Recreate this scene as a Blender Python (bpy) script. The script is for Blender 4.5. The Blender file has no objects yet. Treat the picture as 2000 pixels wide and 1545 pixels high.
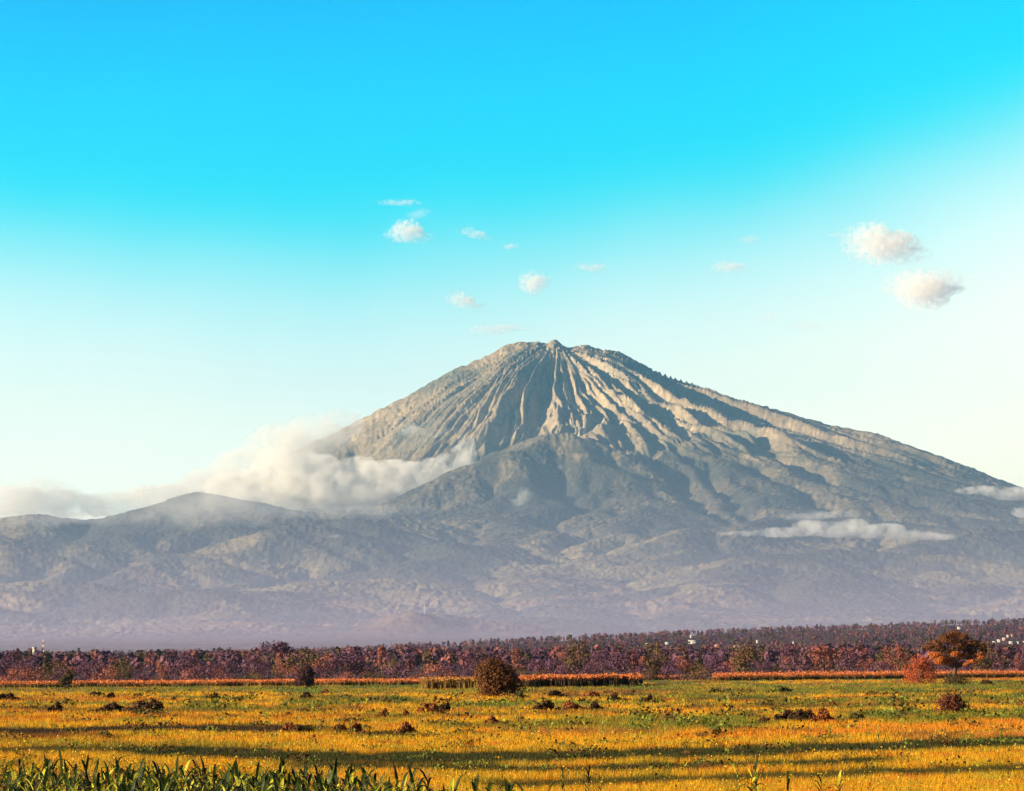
import bpy, math, random
import numpy as np
from mathutils import Matrix, Vector

C = bpy.context.scene
MIST_D = 5.0e-5
COL = C.collection
random.seed(7)
RNG = np.random.default_rng(11)

# ---------------------------------------------------------------- camera model
FPX, CX, CY, HORIZON, CAM_H = 5500.0, 1000.0, 772.5, 1310.0, 4.0
PITCH, ROLL = math.atan((HORIZON - CY) / FPX), math.radians(0.4)
FW = np.array([0, math.cos(PITCH), math.sin(PITCH)])
U0 = np.array([0, -math.sin(PITCH), math.cos(PITCH)])
R0 = np.array([1.0, 0, 0])
UP = U0 * math.cos(ROLL) + R0 * math.sin(ROLL)
RT = R0 * math.cos(ROLL) - U0 * math.sin(ROLL)
EYE = np.array([0, 0, CAM_H])


def ray(x, y):
    return FW * FPX + RT * (x - CX) + UP * (CY - y)


def at(x, y, d):
    """the point seen at photo pixel x, y whose distance along the view is d metres"""
    v = ray(x, y)
    return EYE + v * (d / v[1])


def on_ground(x, y):
    v = ray(x, y)
    return EYE - v * (CAM_H / v[2])


def px_of3(X, Y, Z):
    """photo column and row of points"""
    X, Y, Z = np.broadcast_arrays(np.asarray(X, float), np.asarray(Y, float), np.asarray(Z, float))
    d = np.stack([X, Y, Z - CAM_H], -1)
    f = d @ FW
    return CX + FPX * (d @ RT) / f, CY - FPX * (d @ UP) / f


# ---------------------------------------------------------------- helpers
def mesh_obj(name, verts, faces, mat, parent=None, colors=None, smooth=False):
    """faces: one int array (M,3|4) or list of them; colors: per-vertex RGB"""
    verts = np.asarray(verts, dtype=np.float32)
    fl = faces if isinstance(faces, list) else [faces]
    fl = [np.asarray(f, dtype=np.int32) for f in fl if len(f)]
    me = bpy.data.meshes.new(name)
    me.vertices.add(len(verts))
    me.vertices.foreach_set("co", verts.ravel())
    loops = np.concatenate([f.ravel() for f in fl])
    sizes = np.concatenate([np.full(len(f), f.shape[1], dtype=np.int32) for f in fl])
    starts = np.concatenate([[0], np.cumsum(sizes)[:-1]]).astype(np.int32)
    me.loops.add(len(loops))
    me.loops.foreach_set("vertex_index", loops)
    me.polygons.add(len(sizes))
    me.polygons.foreach_set("loop_start", starts)
    if smooth:
        me.polygons.foreach_set("use_smooth", np.ones(len(sizes), dtype=bool))
    me.update(calc_edges=True)
    me.validate()
    if colors is not None:
        a = me.color_attributes.new("tint", 'FLOAT_COLOR', 'POINT')
        c4 = np.ones((len(verts), 4), dtype=np.float32)
        c4[:, :3] = colors
        a.data.foreach_set("color", c4.ravel())
    me.materials.append(mat)
    o = bpy.data.objects.new(name, me)
    COL.objects.link(o)
    if parent is not None:
        o.parent = parent
    return o


def tag(o, label=None, cat=None, group=None, kind=None):
    if label: o["label"] = label
    if cat: o["category"] = cat
    if group: o["group"] = group
    if kind: o["kind"] = kind
    return o


def thing(name, label, cat, loc=(0, 0, 0), rz=0.0, group=None, s=1.0):
    o = bpy.data.objects.new(name, None)
    o.empty_display_size = 0.3
    COL.objects.link(o)
    o.location = loc
    o.rotation_euler = (0, 0, rz)
    o.scale = (s, s, s) if not isinstance(s, tuple) else s
    return tag(o, label, cat, group)


def dup(root, loc, rz, s, label, group=None, name=None):
    r = root.copy()
    if name: r.name = name
    COL.objects.link(r)
    r.location = loc
    r.rotation_euler = (0, 0, rz)
    r.scale = (s, s, s) if not isinstance(s, tuple) else s
    r["label"] = label
    if group: r["group"] = group
    elif "group" in r: del r["group"]
    for ch in list(root.children):
        c = ch.copy()
        COL.objects.link(c)
        c.parent = r
        for g in list(ch.children):
            k = g.copy()
            COL.objects.link(k)
            k.parent = c
    return r


# noise -------------------------------------------------------------------
_perm = np.random.default_rng(3).permutation(4096)
_gang = np.random.default_rng(4).uniform(0, 2 * np.pi, 4096)
_gx, _gy = np.cos(_gang), np.sin(_gang)


def perlin(x, y, seed=0):
    x = np.asarray(x, float); y = np.asarray(y, float)
    xi, yi = np.floor(x).astype(np.int64), np.floor(y).astype(np.int64)
    xf, yf = x - xi, y - yi
    u = xf * xf * xf * (xf * (xf * 6 - 15) + 10)
    v = yf * yf * yf * (yf * (yf * 6 - 15) + 10)

    def g(i, j, dx, dy):
        h = _perm[(_perm[(i + seed * 131) & 4095] + j) & 4095]
        return _gx[h] * dx + _gy[h] * dy
    a, b = g(xi, yi, xf, yf), g(xi + 1, yi, xf - 1, yf)
    c, d = g(xi, yi + 1, xf, yf - 1), g(xi + 1, yi + 1, xf - 1, yf - 1)
    return 1.5 * ((a + (b - a) * u) + ((c + (d - c) * u) - (a + (b - a) * u)) * v)


def fbm(x, y, octs=4, seed=0, gain=0.5, lac=2.03):
    s, a, n = 0.0, 1.0, 0.0
    for k in range(octs):
        s = s + a * perlin(x, y, seed + k)
        n += a
        x, y, a = x * lac + 17.3, y * lac - 9.1, a * gain
    return s / n


def sstep(a, b, x):
    t = np.clip((x - a) / (b - a), 0, 1)
    return t * t * (3 - 2 * t)


def mix(a, b, t):
    return a + (b - a) * t


# ---------------------------------------------------------------- materials
def new_mat(name):
    m = bpy.data.materials.new(name)
    m.use_nodes = True
    nt = m.node_tree
    return m, nt, nt.nodes, nt.links, nt.nodes["Principled BSDF"]


def plain(name, rgb, rough=0.8, var=0.25, scale=3.0, spec=0.3):
    """a flat coat broken up by an object-space noise"""
    m, nt, N, L, b = new_mat(name)
    tc = N.new("ShaderNodeTexCoord"); no = N.new("ShaderNodeTexNoise")
    no.inputs["Scale"].default_value = scale; no.inputs["Detail"].default_value = 5
    L.new(tc.outputs["Object"], no.inputs["Vector"])
    mx = N.new("ShaderNodeMix"); mx.data_type = 'RGBA'
    mx.inputs[6].default_value = (*[c * (1 - var) for c in rgb], 1)
    mx.inputs[7].default_value = (*[min(1, c * (1 + var)) for c in rgb], 1)
    L.new(no.outputs["Fac"], mx.inputs[0]); L.new(mx.outputs[2], b.inputs["Base Color"])
    b.inputs["Roughness"].default_value = rough
    b.inputs["Specular IOR Level"].default_value = spec
    return m


def tinted(name, rough=0.85, spec=0.2, translucent=0.0, nscale=0.0, nvar=0.3, bump=0.0):
    """base colour from the mesh's own 'tint' attribute (colour of the plant or soil itself), grained by a noise"""
    m, nt, N, L, b = new_mat(name)
    at_ = N.new("ShaderNodeAttribute"); at_.attribute_name = "tint"
    src = at_.outputs["Color"]
    if nscale:
        tc = N.new("ShaderNodeTexCoord"); no = N.new("ShaderNodeTexNoise")
        no.inputs["Scale"].default_value = nscale; no.inputs["Detail"].default_value = 4
        no.inputs["Roughness"].default_value = 0.65
        L.new(tc.outputs["Object"], no.inputs["Vector"])
        mr = N.new("ShaderNodeMapRange")
        mr.inputs[1].default_value, mr.inputs[2].default_value = 0.3, 0.7
        mr.inputs[3].default_value, mr.inputs[4].default_value = 1 - nvar, 1 + nvar
        L.new(no.outputs["Fac"], mr.inputs[0])
        vm = N.new("ShaderNodeVectorMath"); vm.operation = 'SCALE'
        L.new(src, vm.inputs[0]); L.new(mr.outputs[0], vm.inputs["Scale"])
        src = vm.outputs[0]
        if bump:
            bp = N.new("ShaderNodeBump"); bp.inputs["Strength"].default_value = 1.0
            bp.inputs["Distance"].default_value = bump
            L.new(no.outputs["Fac"], bp.inputs["Height"]); L.new(bp.outputs[0], b.inputs["Normal"])
    L.new(src, b.inputs["Base Color"])
    b.inputs["Roughness"].default_value = rough
    b.inputs["Specular IOR Level"].default_value = spec
    if translucent:
        tr = N.new("ShaderNodeBsdfTranslucent"); L.new(src, tr.inputs["Color"])
        ms = N.new("ShaderNodeMixShader"); ms.inputs[0].default_value = translucent
        L.new(b.outputs[0], ms.inputs[1]); L.new(tr.outputs[0], ms.inputs[2])
        L.new(ms.outputs[0], N["Material Output"].inputs["Surface"])
    return m


M_ROCK = tinted("mountain_ground", 0.95, 0.1, 0, 0.02, 0.35, 9.0)
M_SOIL = tinted("field_soil", 0.95, 0.1, 0, 0.8, 0.4)
M_GRASS = tinted("grass_blades", 0.8, 0.15, 0.25)
M_LEAF = tinted("leaf_tufts", 0.75, 0.15, 0.2)
M_MAIZE = tinted("maize_leaf", 0.5, 0.2, 0.3)
M_BARK = plain("bark", (0.10, 0.055, 0.045), 0.9, 0.4, 2.0)
M_WALL = plain("white_plaster", (0.46, 0.42, 0.38), 0.8, 0.12, 0.6)
M_WALLP = plain("pink_plaster", (0.46, 0.25, 0.20), 0.8, 0.12, 0.6)
M_TIN = plain("tin_roof", (0.42, 0.40, 0.41), 0.5, 0.2, 0.8, 0.5)
M_RUST = plain("rusty_roof", (0.42, 0.16, 0.10), 0.7, 0.25, 0.8)
M_DARK = plain("dark_opening", (0.03, 0.03, 0.035), 0.4, 0.2, 1.0)
M_WHITE = plain("white_steel", (0.80, 0.78, 0.75), 0.5, 0.08, 0.5)
M_RED = plain("red_steel", (0.55, 0.08, 0.05), 0.5, 0.1, 0.5)

# ---------------------------------------------------------------- camera, light, sky
cam = bpy.data.cameras.new("camera")
cam.sensor_width = 36.0
cam.lens = 36.0 * FPX / 2000.0
cam.clip_start, cam.clip_end = 1.0, 200000.0
co = bpy.data.objects.new("camera", cam)
COL.objects.link(co)
m4 = Matrix.Identity(4)
for i in range(3):
    m4[i][0], m4[i][1], m4[i][2], m4[i][3] = RT[i], UP[i], -FW[i], EYE[i]
co.matrix_world = m4
C.camera = co

SUN_EL, SUN_AZ = math.radians(15.0), math.radians(-108.0)      # azimuth from the view axis, minus = left
to_sun = Vector((math.cos(SUN_EL) * math.sin(SUN_AZ), math.cos(SUN_EL) * math.cos(SUN_AZ), math.sin(SUN_EL)))
sl = bpy.data.lights.new("sun", 'SUN')
sl.energy, sl.angle, sl.color = 5.0, math.radians(0.5), (1.0, 0.80, 0.56)
so = bpy.data.objects.new("sun", sl)
COL.objects.link(so)
so.rotation_euler = to_sun.to_track_quat('Z', 'Y').to_euler()

EXPOSURE = 1.6
GAIN = 2.0 ** EXPOSURE


def lin(c):
    return [((v / 255) / 12.92 if v <= 10 else ((v / 255 + 0.055) / 1.055) ** 2.4) for v in c]


w = bpy.data.worlds.new("World")
C.world = w
w.use_nodes = True
N, L = w.node_tree.nodes, w.node_tree.links
bg = N["Background"]
bg.inputs["Strength"].default_value = 0.1
sky = N.new("ShaderNodeTexSky")
sky.sky_type = 'NISHITA'
sky.sun_disc = False
sky.sun_elevation = SUN_EL
sky.sun_rotation = SUN_AZ
tc = N.new("ShaderNodeTexCoord")
sp = N.new("ShaderNodeSeparateXYZ")
L.new(tc.outputs["Generated"], sp.inputs[0])


def wmath(op, a, b=None, clamp=False):
    n = N.new("ShaderNodeMath"); n.operation = op; n.use_clamp = clamp
    for i, v in enumerate((a, b)):
        if v is None: continue
        if isinstance(v, (int, float)): n.inputs[i].default_value = v
        else: L.new(v, n.inputs[i])
    return n.outputs[0]


# the air grows paler towards the right of the view (away from the sun): tilt the elevation
xs = wmath('MULTIPLY', sp.outputs[0], 0.11)
xq = wmath('MULTIPLY', wmath('MINIMUM', wmath('MULTIPLY', sp.outputs[0], sp.outputs[0]), 0.08), 0.5)
warp = N.new("ShaderNodeTexNoise"); warp.inputs["Scale"].default_value = 5.0; warp.inputs["Detail"].default_value = 3
L.new(tc.outputs["Generated"], warp.inputs["Vector"])
wv = wmath('MULTIPLY', wmath('SUBTRACT', warp.outputs["Fac"], 0.5), 0.035)
elev = wmath('ADD', wmath('SUBTRACT', wmath('SUBTRACT', sp.outputs[2], xs), xq), wv)
ramp = N.new("ShaderNodeValToRGB")
# position along the ramp: elevation -0.05 .. 0.45
pos = wmath('DIVIDE', wmath('ADD', elev, 0.05), 0.5, True)
L.new(pos, ramp.inputs[0])
SKY = [(-0.04, (150, 140, 175)), (0.0, (254, 241, 204)), (0.05, (250, 250, 218)), (0.098, (242, 252, 234)), (0.120, (224, 252, 243)),
       (0.138, (188, 250, 249)), (0.154, (128, 244, 252)), (0.167, (55, 236, 254)), (0.180, (0, 229, 255)), (0.198, (0, 219, 255)),
       (0.220, (0, 205, 255)), (0.250, (0, 182, 252)), (0.30, (20, 90, 180)), (0.42, (60, 45, 120))]
ramp.color_ramp.interpolation = 'B_SPLINE'
el = ramp.color_ramp.elements
while len(el) < len(SKY):
    el.new(0.5)
for e, (p, c) in zip(el, SKY):
    e.position = (p + 0.05) / 0.5
for e, (p, c) in zip(el, SKY):
    e.color = (*lin(c), 1)
sc_ = N.new("ShaderNodeVectorMath"); sc_.operation = 'SCALE'
sc_.inputs["Scale"].default_value = 11.5 / GAIN
L.new(ramp.outputs[0], sc_.inputs[0])
mx = N.new("ShaderNodeMix"); mx.data_type = 'RGBA'
mx.inputs[0].default_value = 0.998
# the unseen sky behind the viewer is dimmed to weaken the fill light
dim = N.new("ShaderNodeMapRange"); dim.interpolation_type = 'SMOOTHSTEP'
dim.inputs[1].default_value, dim.inputs[2].default_value = -0.3, 0.7
dim.inputs[3].default_value, dim.inputs[4].default_value = 0.42, 1.0
L.new(sp.outputs[1], dim.inputs[0])
glow = N.new("ShaderNodeMapRange"); glow.interpolation_type = 'SMOOTHSTEP'      # brighter towards the horizon
for i, v in enumerate((0.04, 0.17, 1.55, 1.0)): glow.inputs[i + 1].default_value = v
L.new(elev, glow.inputs[0])
both = wmath('MULTIPLY', dim.outputs[0], glow.outputs[0])
dv = N.new("ShaderNodeVectorMath"); dv.operation = 'SCALE'
L.new(sc_.outputs[0], dv.inputs[0]); L.new(both, dv.inputs["Scale"])
L.new(sky.outputs[0], mx.inputs[6]); L.new(dv.outputs[0], mx.inputs[7])
L.new(mx.outputs[2], bg.inputs["Color"])

# ---------------------------------------------------------------- haze
def volume_mat(name, rgb, dens, aniso=0.0):
    m = bpy.data.materials.new(name)
    m.use_nodes = True
    nt = m.node_tree
    nt.nodes.remove(nt.nodes["Principled BSDF"])
    v = nt.nodes.new("ShaderNodeVolumePrincipled")
    v.inputs["Color"].default_value = (*rgb, 1)
    v.inputs["Density"].default_value = dens
    v.inputs["Anisotropy"].default_value = aniso
    nt.links.new(v.outputs[0], nt.nodes["Material Output"].inputs["Volume"])
    return m, nt, v


def box_mesh(x0, x1, y0, y1, z0, z1):
    v = [(x, y, z) for z in (z0, z1) for y in (y0, y1) for x in (x0, x1)]
    f = [(0, 2, 3, 1), (4, 5, 7, 6), (0, 1, 5, 4), (2, 6, 7, 3), (0, 4, 6, 2), (1, 3, 7, 5)]
    return np.array(v, float), np.array(f)


mh, _, _ = volume_mat("haze_air", (0.18, 0.66, 0.90), 1.5e-5, 0.6)
v_, f_ = box_mesh(-20500, 20500, -2000, 37500, -3, 3800)
tag(mesh_obj("haze", v_, f_, mh), "thin pale blue haze over the plain and the mountain", "haze", None, "stuff")

# a lower, thicker bank of mauve mist lying over the plain at the mountain's foot
mm, nt_, v_n = volume_mat("mist_air", (0.68, 0.64, 0.96), 1e-4, 0.0)
NN, LL = nt_.nodes, nt_.links
tcm = NN.new("ShaderNodeTexCoord"); spm = NN.new("ShaderNodeSeparateXYZ")
LL.new(tcm.outputs["Object"], spm.inputs[0])


def mr_(src, a, b, c, d):
    n = NN.new("ShaderNodeMapRange"); n.interpolation_type = 'SMOOTHERSTEP'
    for i, v in enumerate((a, b, c, d)): n.inputs[i + 1].default_value = v
    LL.new(src, n.inputs[0]); return n.outputs[0]


def mmul(a, b):
    n = NN.new("ShaderNodeMath"); n.operation = 'MULTIPLY'
    for i, v in enumerate((a, b)):
        if isinstance(v, float): n.inputs[i].default_value = v
        else: LL.new(v, n.inputs[i])
    return n.outputs[0]


pool = NN.new("ShaderNodeMath"); pool.operation = 'ADD'          # it pools near the ground
LL.new(mr_(spm.outputs[2], -300, 1250, 1, 0), pool.inputs[0]); LL.new(mr_(spm.outputs[2], 20, 330, 1.2, 0), pool.inputs[1])
LL.new(mmul(mmul(pool.outputs[0], mmul(mr_(spm.outputs[1], 2300, 5600, 0, 1), mr_(spm.outputs[1], 9500, 17500, 1, .3))), MIST_D), v_n.inputs["Density"])
v_, f_ = box_mesh(-7500, 7500, 2300, 23500, -2, 1250)
tag(mesh_obj("mist", v_, f_, mm), "mauve morning mist over the plain at the foot of the hills", "mist", None, "stuff")

# ================================================================ TERRAIN
GX0, GX1, GY0, GY1, DX = -11400.0, 11400.0, 1200.0, 36000.0, 60.0
gx = np.arange(GX0, GX1 + 1, DX); gy = np.arange(GY0, GY1 + 1, DX)
XX, YY = np.meshgrid(gx, gy)


def gauss(a, s):
    """separable gaussian with edge padding"""
    r = int(3 * s) + 1
    k = np.exp(-0.5 * (np.arange(-r, r + 1) / s) ** 2); k /= k.sum()
    p = np.pad(a, r, mode='edge')
    p = np.apply_along_axis(lambda m: np.convolve(m, k, 'valid'), 0, p)
    return np.apply_along_axis(lambda m: np.convolve(m, k, 'valid'), 1, p)


PEAK = at(1085, 672, 30000.0)


def prof(pts):
    rr = [0.0]; zz = [PEAK[2]]
    for x, y in pts:
        q = at(x, y, 30000.0)
        rr.append(abs(q[0] - PEAK[0])); zz.append(q[2])
    return rr, zz


rR, zR = prof([(1150, 675), (1200, 685), (1250, 708), (1300, 736), (1360, 752), (1420, 775), (1500, 795), (1600, 824),
               (1680, 841), (1740, 855), (1800, 878), (1860, 899), (1920, 924), (1985, 949)])
rR += [7000, 10000, 14000, 20000, 28000]; zR += [1450, 900, 520, 136, 3]
rL, zL = prof([(1040, 669), (1000, 672), (950, 697), (880, 725), (800, 770), (735, 802), (655, 846)])
rL += [3200, 4000, 5500, 8000, 11000, 15000, 20000, 28000]; zL += [2100, 1750, 1350, 950, 650, 400, 136, 3]
rF = [0, 500, 1000, 2000, 3000, 4000, 6000, 8000, 11000, 14000, 17000, 20000, 24000, 28000, 29000]
zF = [PEAK[2], 3370, 3110, 2690, 2330, 2000, 1520, 1180, 790, 500, 270, 125, 42, 4, -2]
dx_, dy_ = XX - PEAK[0], YY - PEAK[1]
rr = np.hypot(dx_, dy_) + 1e-6
wR = np.clip(dx_ / rr, 0, 1) ** 2; wL = np.clip(-dx_ / rr, 0, 1) ** 2; wF = np.clip(-dy_ / rr, 0, 1) ** 2
wB = 1 - wR - wL - wF
hF = np.interp(rr, rF, zF)
H0 = wR * np.interp(rr, rR, zR) + wL * np.interp(rr, rL, zL) + (wF + wB) * hF
# far from the cone the plain only depends on the distance from the viewer
plain_h = np.interp(YY, [1200, 1500, 2500, 4000, 7000, 10000, 13000], [-3, -1.5, 9, 24, 60, 130, 300])
t_ = sstep(11000, 15000, YY)
H0 = mix(np.minimum(H0, plain_h + 200 * sstep(6000, 12000, YY)), H0, t_)
H0 = mix(plain_h, H0, sstep(6000, 12000, YY))
H0 = gauss(H0, 2.0)


def ridge(pts, slope, soft=160.0, cap=None):
    """a crest through photo points (x, y, distance): a ridge-shaped height, falling off by slope"""
    best = np.full(XX.shape, -1e9)
    P = [at(*p) for p in pts]
    for a, b in zip(P[:-1], P[1:]):
        ab = b - a
        l2 = ab[0] ** 2 + ab[1] ** 2
        t = np.clip(((XX - a[0]) * ab[0] + (YY - a[1]) * ab[1]) / l2, 0, 1)
        d = np.hypot(XX - a[0] - t * ab[0], YY - a[1] - t * ab[1])
        z = a[2] + t * ab[2] - slope * (np.sqrt(d * d + soft * soft) - soft)
        best = np.maximum(best, z)
    return best


def smax(a, b, k):
    return np.maximum(a, b) + k * np.log1p(np.exp(-np.abs(a - b) / k))


bw = at(690, 950, 26300)
H0 -= 620 * np.exp(-(((XX - bw[0]) / 1500) ** 2 + ((YY - bw[1]) / 2300) ** 2))
wob = 90 * fbm(XX / 900, YY / 900, 3, 40)
RIDGES = [
    ([(1098, 852, 25600), (1000, 893, 25000), (930, 913, 24600), (860, 952, 24200), (800, 994, 23700), (740, 1035, 23200)], .42, 120),
    ([(1098, 852, 25600), (1150, 905, 24900), (1190, 965, 24300), (1240, 1030, 23500)], .40, 120),
    ([(1000, 893, 25000), (1020, 960, 23600), (1060, 1040, 22200)], .40, 120),
    ([(400, 976, 20900), (330, 998, 21200), (250, 1011, 21000), (185, 1020, 20800), (110, 1010, 20400), (40, 1024, 20300), (-80, 1040, 20200), (-400, 1058, 20000)], .20, 120),
    ([(400, 970, 20900), (480, 992, 20700), (560, 1006, 20500), (680, 1006, 20600), (760, 1012, 21500)], .32, 150),
    ([(620, 1035, 18600), (560, 1045, 18400), (470, 1078, 17800), (380, 1100, 17000)], .34, 130),
    ([(620, 1035, 18600), (680, 1068, 18000)], .34, 130),
    ([(260, 1062, 17600), (80, 1060, 17600), (-120, 1062, 17400)], .28, 150),
    ([(760, 1120, 15000), (680, 1128, 14700), (560, 1165, 13800)], .26, 150),
    ([(900, 1055, 18500), (840, 1095, 17200), (800, 1120, 16400)], .3, 120),
    ([(120, 1130, 14500), (20, 1140, 14300), (-120, 1150, 14200)], .22, 150),
    ([(360, 1150, 13500), (300, 1172, 12900)], .28, 120),
    ([(410, 1155, 13200), (470, 1190, 12300)], .28, 120),
    ([(560, 1165, 13400), (640, 1175, 13300)], .2, 150),
    ([(1480, 1085, 16500), (1600, 1078, 16800), (1720, 1082, 16800), (1850, 1092, 16600), (1960, 1120, 16200)], .30, 150),
    ([(1600, 1078, 16800), (1640, 1150, 14500)], .3, 120),
    ([(1480, 1085, 16500), (1420, 1120, 15400), (1380, 1160, 14300)], .3, 120),
    ([(1250, 1112, 16800), (1130, 1120, 16800), (1020, 1130, 16300)], .28, 120),
    ([(1330, 1040, 19500), (1340, 1090, 18000)], .35, 120),
    ([(1500, 1010, 20500), (1430, 1060, 19000)], .35, 120),
    ([(1180, 1050, 20500), (1160, 1100, 18800)], .35, 120),
    ([(1960, 1035, 19500), (1850, 1050, 19000), (1780, 1068, 18400)], .28, 150),
    ([(830, 1207, 10200), (805, 1213, 10000)], .34, 40),
    ([(880, 1218, 10300), (980, 1230, 10200)], .25, 40),
    ([(-80, 1172, 12300), (5, 1184, 12200), (40, 1200, 12000)], .5, 40),
    ([(1230, 1266, 4100), (1320, 1250, 4300), (1400, 1243, 4400), (1500, 1243, 4500), (1560, 1240, 4500), (1650, 1231, 4600), (1760, 1233, 4600), (1860, 1228, 4700), (2000, 1219, 4700), (2200, 1210, 4700)], .045, 120),
    ([(560, 1290, 3900), (760, 1280, 4000), (1000, 1272, 4100), (1230, 1266, 4100)], .03, 120),
]
for pts, s, so_ in RIDGES:
    far = pts[0][2] > 9000
    H0 = smax(H0, ridge(pts, s, so_) + (wob * 0.95 if far else wob * 0.02), 25.0 if far else 1.5)

# running water: stream-power incision over the slopes
E = H0 + (26 * fbm(XX / 700, YY / 700, 4, 5) + 9 * fbm(XX / 190, YY / 190, 2, 9)) * sstep(9000, 13000, YY)
ny, nx = E.shape
FY = int((8500 - GY0) / DX)
Ec = E[FY:].copy()
ky = Ec.shape[0]
OFF = [(-1, -1), (-1, 0), (-1, 1), (0, -1), (0, 1), (1, -1), (1, 0), (1, 1)]
idx = np.arange(ky * nx).reshape(ky, nx)
for it in range(26):
    best = np.zeros_like(Ec); rec = idx.copy(); dist = np.full(Ec.shape, DX)
    P = np.pad(Ec, 1, mode='edge'); PI = np.pad(idx, 1, mode='edge')
    for dy, dxx in OFF:
        ln = DX * math.hypot(dy, dxx)
        s = (Ec - P[1 + dy:1 + dy + ky, 1 + dxx:1 + dxx + nx]) / ln
        mk = s > best
        best[mk] = s[mk]; rec[mk] = PI[1 + dy:1 + dy + ky, 1 + dxx:1 + dxx + nx][mk]; dist[mk] = ln
    order = np.argsort(Ec.ravel(), kind='stable')
    A = [DX * DX] * (ky * nx)
    rl = rec.ravel().tolist(); ol = order.tolist()
    for i in reversed(ol):
        j = rl[i]
        if j != i: A[j] += A[i]
    Fk = (0.05 * np.minimum(np.array(A), 3e6) ** 0.5 / dist.ravel()).tolist()
    z = Ec.ravel().tolist()
    for i in ol:
        j = rl[i]
        if j != i and z[i] > z[j]: z[i] = (z[i] + Fk[i] * z[j]) / (1 + Fk[i])
    Ec = np.array(z).reshape(ky, nx)
    # creep
    P = np.pad(Ec, 1, mode='edge')
    Ec += 0.06 * (P[:-2, 1:-1] + P[2:, 1:-1] + P[1:-1, :-2] + P[1:-1, 2:] - 4 * Ec)
E2 = E.copy(); E2[FY:] = Ec
blend = sstep(8500, 12500, YY)
E2 = mix(H0, E2, blend)
HH = E2 + gauss(H0 - E2, 13.0) * 0.95
HH = mix(HH, gauss(HH, 4.0), .75 * sstep(1800, 2500, HH))
RELIEF = HH - gauss(HH, 8.0)           # how far a spot stands over or under its surroundings


def bicubic(G, x, y):
    u = np.clip((x - GX0) / DX, 1, G.shape[1] - 3); v = np.clip((y - GY0) / DX, 1, G.shape[0] - 3)
    i, j = np.floor(u).astype(int), np.floor(v).astype(int)
    fu, fv = u - i, v - j

    def w4(t):
        return (-.5 * t + t * t - .5 * t ** 3, 1 - 2.5 * t * t + 1.5 * t ** 3, .5 * t + 2 * t * t - 1.5 * t ** 3, -.5 * t * t + .5 * t ** 3)
    wu, wv_ = w4(fu), w4(fv)
    out = 0
    for b in range(4):
        row = 0
        for a in range(4):
            row = row + wu[a] * G[j + b - 1, i + a - 1]
        out = out + wv_[b] * row
    return out


def terrain_z(x, y):
    return bicubic(HH, np.atleast_1d(np.asarray(x, float)), np.atleast_1d(np.asarray(y, float)))


# view-fan mesh: rows by distance, columns by bearing
cols = np.concatenate([np.linspace(-700, -170, 50, endpoint=False), np.arange(-170, 2171, 2.0), np.linspace(2180, 2700, 50)])
bear = (cols - CX) / FPX
rows = np.concatenate([np.linspace(1450, 4000, 46, endpoint=False), np.linspace(4000, 9000, 90, endpoint=False),
                       np.linspace(9000, 20000, 330, endpoint=False), np.linspace(20000, 31000, 400, endpoint=False), np.linspace(31000, 34500, 40)])
DD, BB = np.meshgrid(rows, bear, indexing='ij')
TX, TY = DD * BB, DD
TZ = bicubic(HH, TX, TY)
REL = bicubic(RELIEF, TX, TY)
rp = np.hypot(TX - PEAK[0], TY - PEAK[1])
high = sstep(1500, 2600, TZ)
# crags and gullies down the cone: ridged noise stretched along the fall line
th = np.arctan2(TX - PEAK[0], PEAK[1] - TY)
thw = th + 0.035 * fbm(TX / 900, TY / 900, 4, 77)
rid = 1 - np.abs(fbm(thw * 5.5, rp / 9000, 3, 60)) * 2.4
rid2 = 1 - np.abs(fbm(thw * 13 + 1.0 * fbm(th * 3, rp / 1300, 3, 85), rp / 4200, 3, 66)) * 2.2
leftsoft = 1 - .6 * sstep(.35, .9, (PEAK[0] - TX) / (rp + 1))
rid4 = 1 - np.abs(fbm(thw * 85, rp / 900, 3, 71)) * 2.2
rid3 = 1 - np.abs(fbm(thw * 26 + .35 * fbm(th * 9, rp / 700, 2, 87), rp / 1900, 3, 69)) * 2.2
coneM = sstep(5200, 2600, rp) * sstep(40, 700, rp)
patch = .15 + 1.65 * sstep(-.35, .35, fbm(th * 2.6 + 5, rp / 1900, 3, 83))
TZ += coneM * (sstep(150, 1400, rp) * (165 * (rid - .6) + 105 * patch * (rid2 - .55)) * leftsoft + (70 * (1.35 - .5 * patch) * (rid3 - .5) + 26 * (rid4 - .5)) * (leftsoft - .2) * 1.2 * (1 - .6 * sstep(.55, .92, (TX - PEAK[0]) / (rp + 1))))
TZ += high * (20 * fbm(TX / 150, TY / 150, 4, 21) + 9 * fbm(TX / 42, TY / 42, 2, 23)) * sstep(100, 500, rp)
# jagged summit rim
TZ += sstep(900, 250, rp) * (46 * (1 - 2 * np.abs(fbm(TX / 130, TY / 130, 4, 31))) - 20)
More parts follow.
